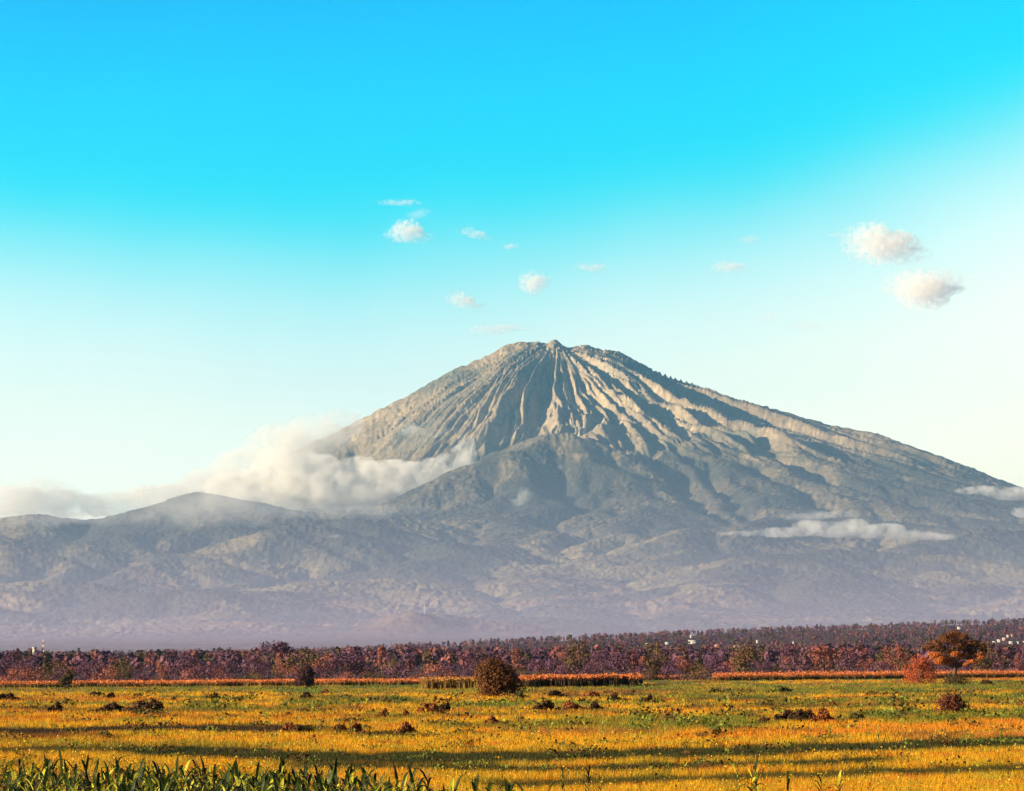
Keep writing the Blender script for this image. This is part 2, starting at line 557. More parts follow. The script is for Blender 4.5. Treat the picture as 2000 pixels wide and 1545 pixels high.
# bring the skyline to the crest heights measured from the photograph: broad form first, crags last
CREST = np.array([(640, 853), (655, 846), (735, 802), (800, 771), (850, 742), (880, 722), (930, 706), (955, 694), (985, 675), (1000, 670), (1020, 669), (1050, 667), (1068, 672),
                  (1078, 664), (1090, 664), (1098, 674), (1114, 679), (1128, 675), (1146, 672), (1158, 679), (1176, 683), (1200, 684), (1216, 690), (1250, 708),
                  (1275, 722), (1300, 737), (1340, 745), (1360, 753), (1390, 760), (1420, 775), (1450, 782), (1500, 795), (1540, 806), (1600, 825), (1640, 834), (1656, 838), (1690, 841), (1720, 850), (1740, 856), (1800, 879), (1860, 899), (1920, 924), (1985, 949), (2060, 975)], float)
far_r = np.where(rows > 27500)[0]
for sig, reach in ((10.0, 5200.0), (1.6, 600.0)):
    sub = (TZ[far_r] - CAM_H) / DD[far_r]
    kmax = far_r[np.argmax(sub, 0)]
    ci = np.arange(len(cols))
    dcr = rows[kmax]
    px_now = px_of3(TX[kmax, ci], TY[kmax, ci], TZ[kmax, ci])
    want_y = np.interp(px_now[0], CREST[:, 0], CREST[:, 1])
    want_y = want_y + 3.2 * fbm(px_now[0] / 11.0, px_now[0] * 0 + 3.3, 3, 141) * sstep(955, 985, px_now[0]) * sstep(1240, 1200, px_now[0]) + 1.1 * fbm(px_now[0] / 16.0, px_now[0] * 0 + 7.3, 3, 143)
    dz = (px_now[1] - want_y) / FPX * dcr
    if sig > 5:
        dz = np.where((px_now[0] > 640) & (px_now[0] < 2060), dz, 0)
    else:                                   # crags only round the crater rim
        dz = dz * sstep(930, 975, px_now[0]) * sstep(1270, 1225, px_now[0])
    g_ = np.exp(-.5 * (np.arange(-75, 76) / 25.0) ** 2); g_ /= g_.sum()
    dcr = np.convolve(np.pad(dcr, 75, mode='edge'), g_, 'valid')
    r_ = int(3 * sig) + 1
    kk_ = np.exp(-.5 * (np.arange(-r_, r_ + 1) / sig) ** 2); kk_ /= kk_.sum()
    dz = np.convolve(np.pad(dz, r_, mode='edge'), kk_, 'valid')
    TZ += dz[None, :] * sstep(reach, reach * .15, np.abs(DD - dcr[None, :]))
# tree canopy roughness on the forest belt
forest = sstep(2500, 1900, TZ) * sstep(9000, 11000, TY)
can = fbm(TX / 60, TY / 60, 3, 90)
TZ += forest * 15 * can * (0.6 + sstep(-0.3, 0.4, fbm(TX / 600, TY / 600, 3, 95))) + forest * 6 * fbm(TX / 26, TY / 50, 2, 97)
TZ += sstep(1700, 3000, TY) * (1 - sstep(9000, 10500, TY)) * 3.0 * fbm(TX / 40, TY / 40, 2, 91)
# colours of the ground cover itself
n1 = fbm(TX / 1500, TY / 1500, 4, 51)[..., None]; n2 = fbm(TX / 260, TY / 260, 4, 52)[..., None]; n3 = fbm(TX / 45, TY / 45, 2, 53)[..., None]
rock = mix(np.array([.235, .178, .108]), np.array([.35, .275, .165]), sstep(-.3, .4, n2 + .4 * n3))
rock = mix(rock, np.array([.13, .12, .085]), sstep(0.1, .5, n1 + .3 * n2))
heath = mix(np.array([.20, .155, .088]), np.array([.115, .10, .06]), sstep(-.3, .3, n2))
wood = mix(np.array([.035, .035, .026]), np.array([.15, .115, .07]), sstep(-.35, .4, n3 + .5 * n2))
farm = mix(np.array([.19, .155, .075]), np.array([.26, .14, .10]), sstep(-.1, .5, n1 + .6 * n2))
farm = mix(farm, np.array([.06, .055, .045]), sstep(.0, .3, n2 + .5 * n3))
n1b = fbm(TX / 1100 + 40, TY / 1700, 4, 56)[..., None]
z3 = TZ[..., None]
colr = mix(farm, wood, sstep(420, 800, z3 + 260 * n1 + 90 * n2))
colr = mix(colr, heath, sstep(1450, 1950, z3 + 220 * n1 + 120 * n2))
colr = mix(colr, rock, sstep(1950, 2500, z3 + 200 * n2 + 100 * n1))
colr = mix(colr, np.array([.034, .038, .028]), .8 * sstep(.02, .2, n1b + .35 * n2 + .12) * sstep(2400, 1800, z3))      # dark forest blocks
colr = mix(colr, np.array([.24, .19, .09]), .55 * sstep(.08, .28, -n1b + .2 * n2) * sstep(1500, 900, z3))    # pasture and fallow
scar = sstep(.34, .1, np.abs(th - .42 + .12 * fbm(TX / 300, TY / 300, 2, 88))) * sstep(1700, 700, rp) * sstep(-.2, .3, fbm(thw * 20, rp / 900, 3, 89))
colr = mix(colr, np.array([.52, .43, .31]), (.85 * scar)[..., None])               # pale scree chutes below the summit
flat = mix(np.array([.10, .065, .06]), np.array([.16, .11, .10]), sstep(-.3, .4, n2 + n3))
colr = mix(colr, flat, sstep(210, 110, z3))
colr = mix(colr, np.array([.085, .042, .038]), sstep(5600, 4700, TY)[..., None])
n4 = fbm(TX / 30, TY / 70, 2, 58)[..., None]
colr = colr * (1 + .30 * n3) * (1 + .55 * n4 * sstep(2300, 1800, z3) * sstep(7000, 10000, TY)[..., None])
gxs = len(cols)
vid = np.arange(DD.size).reshape(DD.shape)


def strip_obj(name, r0, r1, label):
    sub = vid[r0:r1 + 1]
    f = np.stack([sub[:-1, :-1], sub[:-1, 1:], sub[1:, 1:], sub[1:, :-1]], -1).reshape(-1, 4) - sub[0, 0]
    V = np.stack([TX, TY, TZ], -1)[r0:r1 + 1].reshape(-1, 3)
    o = mesh_obj(name, V, f, M_ROCK, None, colr[r0:r1 + 1].reshape(-1, 3), True)
    return tag(o, label, None, None, "structure")


r_mid = int(np.searchsorted(rows, 22500))
strip_obj("foothills", 0, r_mid, "hazy wooded foothills below the mountain")
strip_obj("mountain", r_mid, len(rows) - 1, "tall bare volcanic mountain with gullied flanks")

# ================================================================ FIELD
GOLD, AMBER, STRAW = np.array([.56, .295, .010]), np.array([.48, .145, .012]), np.array([.66, .43, .02])
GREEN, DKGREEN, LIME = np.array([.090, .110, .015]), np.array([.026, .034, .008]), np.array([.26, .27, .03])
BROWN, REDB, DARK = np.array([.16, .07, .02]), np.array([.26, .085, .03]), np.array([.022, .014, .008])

# strips of the field, the long dark ones in front being painted tree shadows, as (points x,y of the middle line in the photo, half thickness px, colour, strength)
BANDS = [
    ([(0, 1348), (700, 1347), (1400, 1344), (2000, 1338)], 7, GREEN * 1.5, .75),
    ([(0, 1356), (500, 1356)], 4, GOLD, .7), ([(560, 1366), (830, 1368)], 7, GREEN, .8),
    ([(830, 1380), (1180, 1376)], 6, GREEN * 1.4, .7), ([(1030, 1354), (1340, 1352)], 7, BROWN, .6),
    ([(1320, 1358), (1560, 1352), (1800, 1350), (2000, 1345)], 6, GREEN * 1.2, .8),
    ([(1320, 1366), (1520, 1366)], 4, DKGREEN * 1.6, .8), ([(1480, 1378), (1700, 1371), (2000, 1360)], 8, GREEN * 1.1, .75),
    ([(0, 1366), (280, 1368)], 4, AMBER, .6), ([(0, 1386), (330, 1389), (700, 1386)], 4, BROWN * .8, .7),
    ([(320, 1383), (520, 1386), (640, 1380)], 4, GREEN * 1.2, .8),
    ([(0, 1404), (400, 1402), (700, 1400)], 3, AMBER * .8, .7), ([(660, 1402), (830, 1402), (1200, 1392)], 3, BROWN * .8, .7),
    ([(1320, 1384), (1700, 1379), (2000, 1370)], 2.5, BROWN * .7, .8),
    ([(0, 1430), (120, 1431), (240, 1425), (420, 1425), (640, 1427)], 7, DARK, .95),  # bank's shaded side and dark shrubs painted as one dark band
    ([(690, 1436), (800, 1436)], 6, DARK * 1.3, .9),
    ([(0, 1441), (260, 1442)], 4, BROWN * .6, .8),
    ([(830, 1420), (1000, 1418), (1180, 1412)], 7, GREEN * .9, .8), ([(1000, 1430), (1180, 1432), (1300, 1428)], 6, REDB, .75),
    ([(1180, 1416), (1340, 1416), (1500, 1414)], 15, GREEN * 1.15, .95),
    ([(1640, 1400), (1800, 1400), (2000, 1396)], 11, GREEN * 1.0, .9),
    ([(1440, 1433), (1600, 1429)], 3, DKGREEN * 1.3, .85),
    ([(1300, 1440), (1600, 1432), (2000, 1420)], 9, AMBER * 1.1, .7), ([(1760, 1443), (2000, 1436)], 6, REDB * 1.2, .5),
    ([(1740, 1440), (1900, 1439)], 3, BROWN * .7, .8),
    ([(0, 1450), (260, 1456), (600, 1460)], 5, GREEN * 1.0, .5),
    ([(0, 1467), (150, 1466), (400, 1470)], 7, DKGREEN * 1.2, .9),  # left part of the painted tree shadow
    ([(250, 1468), (620, 1482), (900, 1484), (1340, 1475), (1700, 1462), (2000, 1452)], 12, DKGREEN, .97),  # long tree shadow across the grass, painted dark green
    ([(560, 1500), (800, 1503), (1100, 1507), (1340, 1500), (1740, 1491)], 7.5, DKGREEN, .95),  # second tree shadow, also put into the colour
    ([(940, 1541), (1320, 1529), (1600, 1518), (2000, 1506)], 9, DKGREEN * 1.1, .9),  # nearest painted tree shadow
    ([(1750, 1510), (1800, 1511)], 5, DKGREEN, .7),
]


def px_of(X, Y):
    """photo column and row of the ground at X, Y"""
    d = np.stack([X, Y, np.full_like(X, -CAM_H)], -1)
    f = d @ FW
    return CX + FPX * (d @ RT) / f, CY - FPX * (d @ UP) / f


def zone(X, Y):
    """what grows at a spot: colour with the shadows painted in, and how tall (m)"""
    px, py = px_of(X, Y)
    wy = py + 4.5 * fbm(px / 110, py / 16, 4, 120) * np.clip((py - 1310) / 90, .2, 1.6)
    a = fbm(px / 170, wy / 7.0, 4, 101)[..., None]
    b = fbm(px / 60, wy / 3.2, 3, 102)[..., None]
    c = mix(GOLD, AMBER, sstep(-.05, .5, a + .4 * b))
    c = mix(c, STRAW, sstep(.0, .45, b - .4 * a))
    far = sstep(1440, 1360, py)[..., None]
    c = mix(c, GREEN * 1.3, sstep(.0, .25, -a + .35 * b) * (.5 + .45 * far))
    c = mix(c, BROWN, sstep(.1, .34, b + .3 * a) * (.45 + .45 * far))
    ht = np.full(X.shape, .30)
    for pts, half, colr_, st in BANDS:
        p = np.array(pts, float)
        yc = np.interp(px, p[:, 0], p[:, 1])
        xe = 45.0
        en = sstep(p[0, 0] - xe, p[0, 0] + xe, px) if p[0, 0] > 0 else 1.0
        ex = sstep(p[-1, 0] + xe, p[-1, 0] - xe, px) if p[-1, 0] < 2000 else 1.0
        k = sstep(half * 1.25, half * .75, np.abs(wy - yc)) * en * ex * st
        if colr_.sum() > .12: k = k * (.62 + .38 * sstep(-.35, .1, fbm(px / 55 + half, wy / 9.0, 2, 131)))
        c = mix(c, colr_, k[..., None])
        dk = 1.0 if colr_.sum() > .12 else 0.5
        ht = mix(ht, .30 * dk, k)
    return c, ht, px, py


# ground sheet: a fan near by, one wide skirt to the horizon
gc = (np.arange(-900, 2901, 8.0) - CX) / FPX
gv = np.concatenate([np.linspace(520, 245, 60, endpoint=False), np.arange(245, 30, -.7), np.linspace(30, 12.5, 40)])
gd = CAM_H * FPX / gv
GD, GB = np.meshgrid(gd, gc, indexing='ij')
gX, gY = GD * GB, GD
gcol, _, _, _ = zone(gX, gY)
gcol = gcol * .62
gcol = mix(gcol, np.array([.10, .05, .035]), sstep(1000, 1100, gY)[..., None])
gv3 = np.stack([gX, gY, np.zeros_like(gX)], -1).reshape(-1, 3)
gid = np.arange(GD.size).reshape(GD.shape)
gf = np.stack([gid[:-1, :-1], gid[:-1, 1:], gid[1:, 1:], gid[1:, :-1]], -1).reshape(-1, 4)
n0 = len(gv3)
near = gd[0]
skirt = np.array([(-20000, -1500, -1.2), (20000, -1500, -1.2), (20000, 37000, -1.2), (-20000, 37000, -1.2)])
gverts = np.vstack([gv3, skirt])
gcols = np.vstack([gcol.reshape(-1, 3), np.tile([.17, .12, .05], (4, 1))])
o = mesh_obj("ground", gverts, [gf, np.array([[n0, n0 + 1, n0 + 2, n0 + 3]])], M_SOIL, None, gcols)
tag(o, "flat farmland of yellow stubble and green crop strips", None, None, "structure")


def blades(X, Y, Z, col, ht, nb, wid, spread, lean, rng, curl=False):
    """nb upright tapering blades round every spot; returns verts, faces, colours"""
    n = len(X)
    X = np.repeat(X, nb); Y = np.repeat(Y, nb); Z = np.repeat(Z, nb)
    col = np.repeat(col, nb, 0); ht = np.repeat(ht, nb) * rng.uniform(.55, 1.25, n * nb)
    wid = np.repeat(wid, nb) if np.ndim(wid) else np.full(n * nb, wid)
    spread = np.repeat(spread, nb) if np.ndim(spread) else spread
    a = rng.uniform(0, 2 * np.pi, n * nb); rad = np.sqrt(rng.uniform(0, 1, n * nb)) * spread
    X = X + np.cos(a) * rad; Y = Y + np.sin(a) * rad
    b = rng.uniform(0, 2 * np.pi, n * nb); lx, ly = np.cos(b) * lean * ht, np.sin(b) * lean * ht
    c = rng.uniform(0, np.pi, n * nb); wx, wy = np.cos(c) * wid / 2, np.sin(c) * wid / 2
    p0 = np.stack([X - wx, Y - wy, Z], -1); p1 = np.stack([X + wx, Y + wy, Z], -1)
    p2 = np.stack([X + lx * rng.uniform(.5, 1.5, n * nb), Y + ly, Z + ht], -1)
    V = np.stack([p0, p1, p2], 1).reshape(-1, 3)
    Fc = np.arange(len(V)).reshape(-1, 3)
    cv = col * rng.uniform(.72, 1.3, (n * nb, 1))
    Cc = np.repeat(cv, 3, 0)
    return V, Fc, Cc


def leafquads(P, size, rng, col, flat=0.0, jitter=.35, face=None):
    """one small folded leaf card per point"""
    n = len(P)
    u = rng.normal(size=(n, 3)); u[:, 2] *= (1 - flat)
    if face is not None:
        face = face + rng.normal(size=(n, 3)) * .38
        face /= np.linalg.norm(face, axis=1, keepdims=True) + 1e-9
        u -= face * (u * face).sum(1, keepdims=True)
    u /= np.linalg.norm(u, axis=1, keepdims=True) + 1e-9
    if face is not None: v = np.cross(face, u)
    else:
        v = rng.normal(size=(n, 3)); v -= u * (v * u).sum(1, keepdims=True); v[:, 2] *= (1 - flat * .6)
    v /= np.linalg.norm(v, axis=1, keepdims=True) + 1e-9
    s = (size * rng.uniform(.6, 1.4, n))[:, None] if np.ndim(size) == 0 else (size * rng.uniform(.6, 1.4, n))[:, None]
    w_ = np.cross(u, v)
    a = P - u * s * .6; b = P + v * s * .42 + w_ * s * .12; c = P + u * s * .6; d = P - v * s * .42 + w_ * s * .12
    V = np.stack([a, b, c, d], 1).reshape(-1, 3)
    q = np.arange(n)[:, None] * 4
    Fc = np.concatenate([q + np.array([[0, 1, 2]]), q + np.array([[0, 2, 3]])])
    cv = col * rng.uniform(1 - jitter, 1 + jitter, (n, 1))
    return V, Fc, np.repeat(cv, 4, 0)


def screen_spots(n, x0, x1, v0, v1, rng):
    x = rng.uniform(x0, x1, n); v = rng.uniform(v0, v1, n)
    d = CAM_H * FPX / v
    return (x - CX) / FPX * d, d


# --- grass over the whole field: sown evenly over the view, so thicker stands near, clumps far
gX_, gY_ = screen_spots(130000, -160, 2160, 19, 262, RNG)
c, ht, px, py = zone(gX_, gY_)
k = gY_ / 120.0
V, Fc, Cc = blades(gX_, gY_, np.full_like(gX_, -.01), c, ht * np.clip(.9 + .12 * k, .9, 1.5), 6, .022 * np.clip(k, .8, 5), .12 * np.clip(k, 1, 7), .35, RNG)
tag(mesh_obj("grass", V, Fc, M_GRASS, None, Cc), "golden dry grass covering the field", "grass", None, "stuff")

# --- leafy low crop (beans) on the green strips and scattered through the stubble in front
bX, bY = screen_spots(60000, -120, 2120, 60, 262, RNG)
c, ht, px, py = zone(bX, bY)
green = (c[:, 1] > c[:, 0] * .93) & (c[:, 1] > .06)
infront = (py > 1436) & (RNG.uniform(0, 1, len(px)) < .26) & (c[:, 0] > .2)
kk = green & (RNG.uniform(0, 1, len(px)) < .75)
P = np.stack([bX, bY, RNG.uniform(.12, .62, len(bX))], -1)[kk]
colb = mix(GREEN * 1.0, LIME * .9, RNG.uniform(0, 1, (kk.sum(), 1)) ** 2)
V1, F1, C1 = leafquads(P, np.clip(P[:, 1] / 900, .12, .4), RNG, colb, .2)
P2 = np.stack([bX, bY, RNG.uniform(.1, .38, len(bX))], -1)[infront]
colb2 = mix(GOLD * .9, np.array([.40, .30, .03]), RNG.uniform(0, 1, (infront.sum(), 1)))
V2, F2, C2 = leafquads(P2, np.clip(P2[:, 1] / 1700, .06, .13), RNG, colb2, .2)
tag(mesh_obj("bean_crop", np.vstack([V1, V2]), np.vstack([F1, F2 + len(V1)]), M_LEAF, None, np.vstack([C1, C2])),
    "low leafy crop growing in strips across the field", "crop", None, "stuff")

# --- ragged dark weeds and little clumps dotted along the field strips
wX, wY = screen_spots(44000, -120, 2120, 30, 200, RNG)
c, ht, px, py = zone(wX, wY)
kp = fbm(px / 120, py / 5.0, 3, 151) + .45 * fbm(px / 22, py / 3.0, 2, 152)
wk = (kp > .30) & (RNG.uniform(0, 1, len(px)) < np.clip((kp - .25) * 2.5, .1, .9))
wX, wY, kp = wX[wk], wY[wk], kp[wk]
nq = 16
big = RNG.uniform(.16, .42, len(wX)) * np.clip(wY / 160, .7, 2.2)
cw = mix(DKGREEN * 1.4, BROWN * .7, RNG.uniform(0, 1, (len(wX), 1)))
cw = mix(cw, GREEN * 1.5, (RNG.uniform(0, 1, (len(wX), 1)) < .3) * 1.0)
P = np.repeat(np.stack([wX, wY, big * .4], -1), nq, 0) + RNG.normal(size=(len(wX) * nq, 3)) * np.repeat(big, nq)[:, None] * np.array([.9, .6, .32])
P[:, 2] = np.abs(P[:, 2])
V1, F1, C1 = leafquads(P, np.repeat(big * .42, nq), RNG, np.repeat(cw, nq, 0), .1)
tag(mesh_obj("weeds", V1, F1, M_LEAF, None, C1), "dark weeds and small green clumps dotted through the field", "weeds", None, "stuff")

# ================================================================ PLANTS AND TREES
def tube(pts, rad, seg=6):
    """tapered tube along points"""
    pts = [np.array(p, float) for p in pts]
    V, Fc = [], []
    for i, p in enumerate(pts):
        t = pts[min(i + 1, len(pts) - 1)] - pts[max(i - 1, 0)]
        t /= np.linalg.norm(t) + 1e-9
        a = np.cross(t, [0.3, 0.9, 0.1]); a /= np.linalg.norm(a) + 1e-9
        b = np.cross(t, a)
        for s in range(seg):
            q = 2 * math.pi * s / seg
            V.append(p + rad[i] * (math.cos(q) * a + math.sin(q) * b))
    for i in range(len(pts) - 1):
        for s in range(seg):
            Fc.append((i * seg + s, i * seg + (s + 1) % seg, (i + 1) * seg + (s + 1) % seg, (i + 1) * seg + s))
    Fc.append((0, 1, 2, 3)); n = (len(pts) - 1) * seg
    Fc.append((n, n + 1, n + 2, n + 3))
    return np.array(V), np.array(Fc)


def merge(parts):
    V, Fc, n = [], [], 0
    for v, f in parts:
        V.append(v); Fc.append(f + n); n += len(v)
    return np.vstack(V), np.vstack(Fc)


def crown_mesh(blobs, n, leaf, rng, col, col2, flat=0.0, shell=.55):
    """leaf cards through the volume of overlapping clumps, denser towards their outside, with gaps"""
    vol = np.array([b[3] * b[4] * b[5] for b in blobs]) ** (2 / 3)
    cnt = np.maximum(8, (n * vol / vol.sum()).astype(int))
    PP, CC, NN_ = [], [], []
    for (x, y, z, a, b, c), m in zip(blobs, cnt):
        u = rng.normal(size=(m, 3)); u /= np.linalg.norm(u, axis=1, keepdims=True)
        r = shell + (1.05 - shell) * rng.uniform(0, 1, m) ** .6
        # lumps: push the shell in and out by direction
        lump = 1 + .22 * np.sin(u[:, 0] * 5 + x * 3) * np.sin(u[:, 1] * 5 + y * 2 + 1) + .16 * np.sin(u[:, 2] * 9 + z)
        p = u * (r * lump)[:, None] * np.array([a, b, c]) + np.array([x, y, z])
        keep = np.sin(u[:, 0] * 7 + z * 2) + np.sin(u[:, 1] * 8 + x) + np.sin(u[:, 2] * 7 + y) > -1.55
        p = p[keep]
        stray = rng.uniform(0, 1, len(p)) < .06                     # sprigs standing out of the clump
        ctr = np.array([x, y, z]); p[stray] = ctr + (p[stray] - ctr) * rng.uniform(1.1, 1.45, (stray.sum(), 1))
        PP.append(p); NN_.append(u[keep])
        t = rng.uniform(0, 1) * .6 + rng.uniform(0, .4, (len(p), 1))
        CC.append(mix(col, col2, t))
    P = np.vstack(PP); Cc = np.vstack(CC)
    return leafquads(P, leaf, rng, Cc, flat, .18, np.vstack(NN_))


def rand_blobs(rng, h, wdt, n, z0, kind):
    out = []
    for i in range(n):
        t = rng.uniform(0, 1)
        a = rng.uniform(0, 2 * math.pi)
        z = z0 + (h - z0) * t
        if kind == 'round':
            R_ = wdt * .34 * math.sqrt(max(0.05, 1 - (2 * t - .9) ** 2)); s = wdt * rng.uniform(.17, .27)
        elif kind == 'tall':
            R_ = wdt * .25 * (1.1 - .7 * t); s = wdt * rng.uniform(.2, .3)
        elif kind == 'umbrella':
            z = h * rng.uniform(.68, .92); R_ = wdt * .38 * math.sqrt(rng.uniform(0, 1)); s = wdt * rng.uniform(.14, .22)
        else:
            R_ = wdt * .36 * math.sqrt(max(.05, 1 - t * t)); s = wdt * rng.uniform(.16, .26)
        zz = s * (.5 if kind == 'umbrella' else rng.uniform(.75, 1.05))
        out.append((math.cos(a) * R_, math.sin(a) * R_, min(z, h - zz), s, s * rng.uniform(.8, 1.2), zz))
    return out


def tree_proto(name, cat, kind, h, wdt, nblob, nleaf, leaf, col, col2, seed, trunk=True):
    rng = np.random.default_rng(seed)
    t = thing(name, "tree", cat)
    z0 = {'round': h * .2, 'tall': h * .2, 'umbrella': h * .6, 'shrub': h * .1}[kind]
    bl = rand_blobs(rng, h, wdt, nblob, z0, kind)
    V, Fc, Cc = crown_mesh(bl, nleaf, leaf, rng, np.array(col), np.array(col2), .5 if kind == 'umbrella' else 0)
    mesh_obj("crown" if kind != 'shrub' else "foliage", V, Fc, M_LEAF, t, Cc)
    parts = []
    r0 = max(.06, h * .022)
    top = h * (.75 if kind != 'shrub' else .5)
    parts.append(tube([(0, 0, -.2), (.02 * h, 0, top * .35), (.0, .02 * h, top * .7), (0.01 * h, 0, top)], [r0 * 1.3, r0, r0 * .7, r0 * .3]))
    for b in bl[:5]:
        parts.append(tube([(.01 * h, 0, top * .4), (b[0] * .5, b[1] * .5, (top * .4 + b[2]) * .5 + .05 * h), (b[0], b[1], b[2])], [r0 * .6, r0 * .4, r0 * .15], 5))
    V, Fc = merge(parts)
    mesh_obj("trunk" if kind != 'shrub' else "stem", V, Fc, M_BARK, t)
    return t


RUST, RUST2 = (.20, .070, .060), (.32, .11, .070)
PLUM, PLUM2 = (.080, .036, .070), (.145, .062, .090)
OLIVE, OLIVE2 = (.08, .052, .024), (.14, .085, .03)
PROTOS = {}
sd = 100
for nm, kind, h, wd, nb in (('round', 'round', 12, 11, 16), ('round', 'round', 11, 10, 12), ('tall', 'tall', 15, 7, 13), ('tall', 'tall', 15, 6, 11),
                            ('umbrella', 'umbrella', 12, 13, 13), ('shrub', 'shrub', 5, 8, 11)):
    for cn, (c1, c2) in {'rust': (RUST, RUST2), 'plum': (PLUM, PLUM2), 'olive': (OLIVE, OLIVE2)}.items():
        sd += 1
        nmn = {'round': 'bushy_tree', 'tall': 'tall_tree', 'umbrella': 'umbrella_tree', 'shrub': 'shrub'}[nm]
        p = tree_proto(nmn, 'tree' if nm != 'shrub' else 'shrub', kind, h, wd, nb, 900 if nm != 'shrub' else 500, .62 if nm != 'shrub' else .45, c1, c2, sd)
        PROTOS.setdefault((nm, cn), []).append(p)
USED = set()


def place(kind, colour, loc, s, label, group=None, rz=None, var=0):
    pl = PROTOS[(kind, colour)]
    p = pl[var % len(pl)]
    rz = random.uniform(0, 6.28) if rz is None else rz
    if p.name not in USED:
        USED.add(p.name)
        p.location = loc; p.rotation_euler = (0, 0, rz); p.scale = (s, s, s) if not isinstance(s, tuple) else s
        p["label"] = label
        if group: p["group"] = group
        return p
    return dup(p, loc, rz, s, label, group)


def drop_unused():
    for pl in PROTOS.values():
        for p in pl:
            if p.name not in USED:
                for c in list(p.children): bpy.data.objects.remove(c)
                bpy.data.objects.remove(p)


def gz(x, y):
    return 0.0 if y < 1480 else max(0.0, float(terrain_z(x, y)[0]))


# --- belt of separate trees behind the maize
CN = {'rust': 'rust-brown', 'plum': 'dark plum-brown', 'olive': 'olive-brown'}
KN = {'round': 'bushy tree', 'tall': 'tall narrow tree', 'umbrella': 'flat-topped tree', 'shrub': 'low shrub'}
rng = random.Random(5)
ZONES = [(0, 330, "at the far left end"), (330, 700, "behind the lone dark tree"),
         (700, 1000, "behind the rounded tree"), (1000, 1330, "behind the dark-fronted maize"),
         (1330, 1700, "left of the acacia"), (1700, 2001, "behind the acacia")]


def belt_label(kind, colour, px, row):
    z = next((t for a, b, t in ZONES if a <= px < b), ZONES[0][2] if px < 0 else ZONES[-1][2])
    return f"{CN[colour]} {KN[kind]}, {row} of the belt, {z}"


def belt_row(n, d0, d1, kinds, row, smin, smax):
    for i in range(n):
        px = -40 + 2080 * (i + rng.uniform(-.45, .45)) / n
        d = rng.uniform(d0, d1)
        if px > 1370 and d < 1150: d += 200
        if row != 'low front edge' and any(abs(px - hp) < 13 for hp in (804, 832, 845, 906, 982)): continue
        X = (px - CX) / FPX * d
        kind = rng.choices([k for k, w_ in kinds], [w_ for k, w_ in kinds])[0]
        colour = rng.choices(['rust', 'plum', 'olive'], [.30, .46, .24])[0]
        if kind == 'tall' and d < 1320: kind = 'round'
        s = smin + (smax - smin) * rng.uniform(0, 1) ** 1.8
        place(kind, colour, (X, d, gz(X, d)), (s * rng.uniform(.85, 1.15), s, s * rng.uniform(.85, 1.1)), belt_label(kind, colour, px, row), f"{KN[kind]}s in the {row} of the tree belt", var=rng.randrange(2))


belt_row(56, 960, 1080, [('shrub', 1)], "low front edge", .6, 1.5)
belt_row(58, 1080, 1300, [('round', .6), ('tall', .25), ('shrub', .15)], "front row", .55, 1.45)
belt_row(96, 1350, 1750, [('round', .5), ('tall', .45), ('umbrella', .05)], "middle row", .65, 1.25)

# where the houses stand: on the ground, at the distance where the photo shows their walls
HOUSES = [  # x, y (eaves in the photo), distance, width, wall, roof, label
    (804, 1276, 2730, 4.32, 'w', 't', "small white house in the tree belt, leftmost of the cluster near the rounded tree"),
    (832, 1277, 2718, 6.48, 'w', 't', "biggest white house in the tree belt left of the rounded tree"),
    (845, 1270, 2766, 3.6, 'w', 't', "narrow white house just right of the biggest belt house"),
    (906, 1279, 2700, 2.88, 'w', 't', "tiny cream house straight above the rounded tree's left shoulder"),
    (982, 1270, 2850, 7.92, 'p', 'r', "pinkish house with rusty roof above the rounded tree"),
    (1000, 1265, 2970, 6.48, 'w', 't', "pale house right behind the pinkish one"),
    (903, 1266, 2910, 2.6, 'w', 't', "little white house above the tiny cream one"),
    (1262, 1257, 4300, 8.06, 'w', 't', "white house at the foot of the village hill, leftmost there"),
    (1300, 1256, 4300, 9.92, 'w', 't', "broad white roofed house, middle of the left village cluster"),
    (1298, 1262, 4100, 6.2, 'w', 't', "small white house below the broad one in the left village cluster"),
    (1308, 1262, 4100, 3.72, 'w', 't', "tiny white house touching the left village cluster"),
    (1330, 1265, 4000, 3.5, 'w', 't', "white hut right of the left village cluster"),
    (1350, 1253, 4400, 17.36, 'w', 't', "long low white shed on the village hill"),
    (1346, 1241, 4100, 4.96, 'w', 't', "lone white house up under the hilltop trees"),
    (1398, 1261, 4000, 11.16, 'p', 'r', "long pinkish house below the hill, left of the pink double house"),
    (1436, 1261, 3900, 12.4, 'p', 'r', "pink double house with rusty roof on the wood's edge"),
    (1475, 1251, 4400, 4.96, 'w', 't', "white hut in the trees right of the pink double house"),
    (1545, 1253, 4400, 3.72, 'w', 't', "white hut midway along the foot of the hill"),
    (1612, 1267, 3700, 3.72, 'w', 't', "white hut low in the trees before the domed tree"),
    (1868, 1225, 4300, 8.68, 'w', 't', "white house on the hilltop above the acacia"),
    (1936, 1254, 4400, 7.44, 'w', 't', "leftmost white house of the village right of the acacia"),
    (1945, 1250, 4500, 7.44, 'w', 't', "second white house from the left in the village right of the acacia"),
    (1955, 1247, 4600, 7.44, 'p', 't', "pink house with pale roof in the right village"),
    (1963, 1241, 4100, 7.44, 'w', 'r', "upper house with rusty roof in the right village"),
    (1971, 1239, 4150, 6.2, 'p', 'r', "topmost pinkish house of the right village"),
    (1969, 1254, 4400, 8.68, 'w', 't', "wide white house low in the right village"),
    (1982, 1254, 4400, 4.34, 'w', 't', "small bright house right of the wide low one"),
    (1994, 1253, 4400, 4.96, 'w', 'r', "rusty roofed house at the right edge of the photo"),
]
HPOS = []
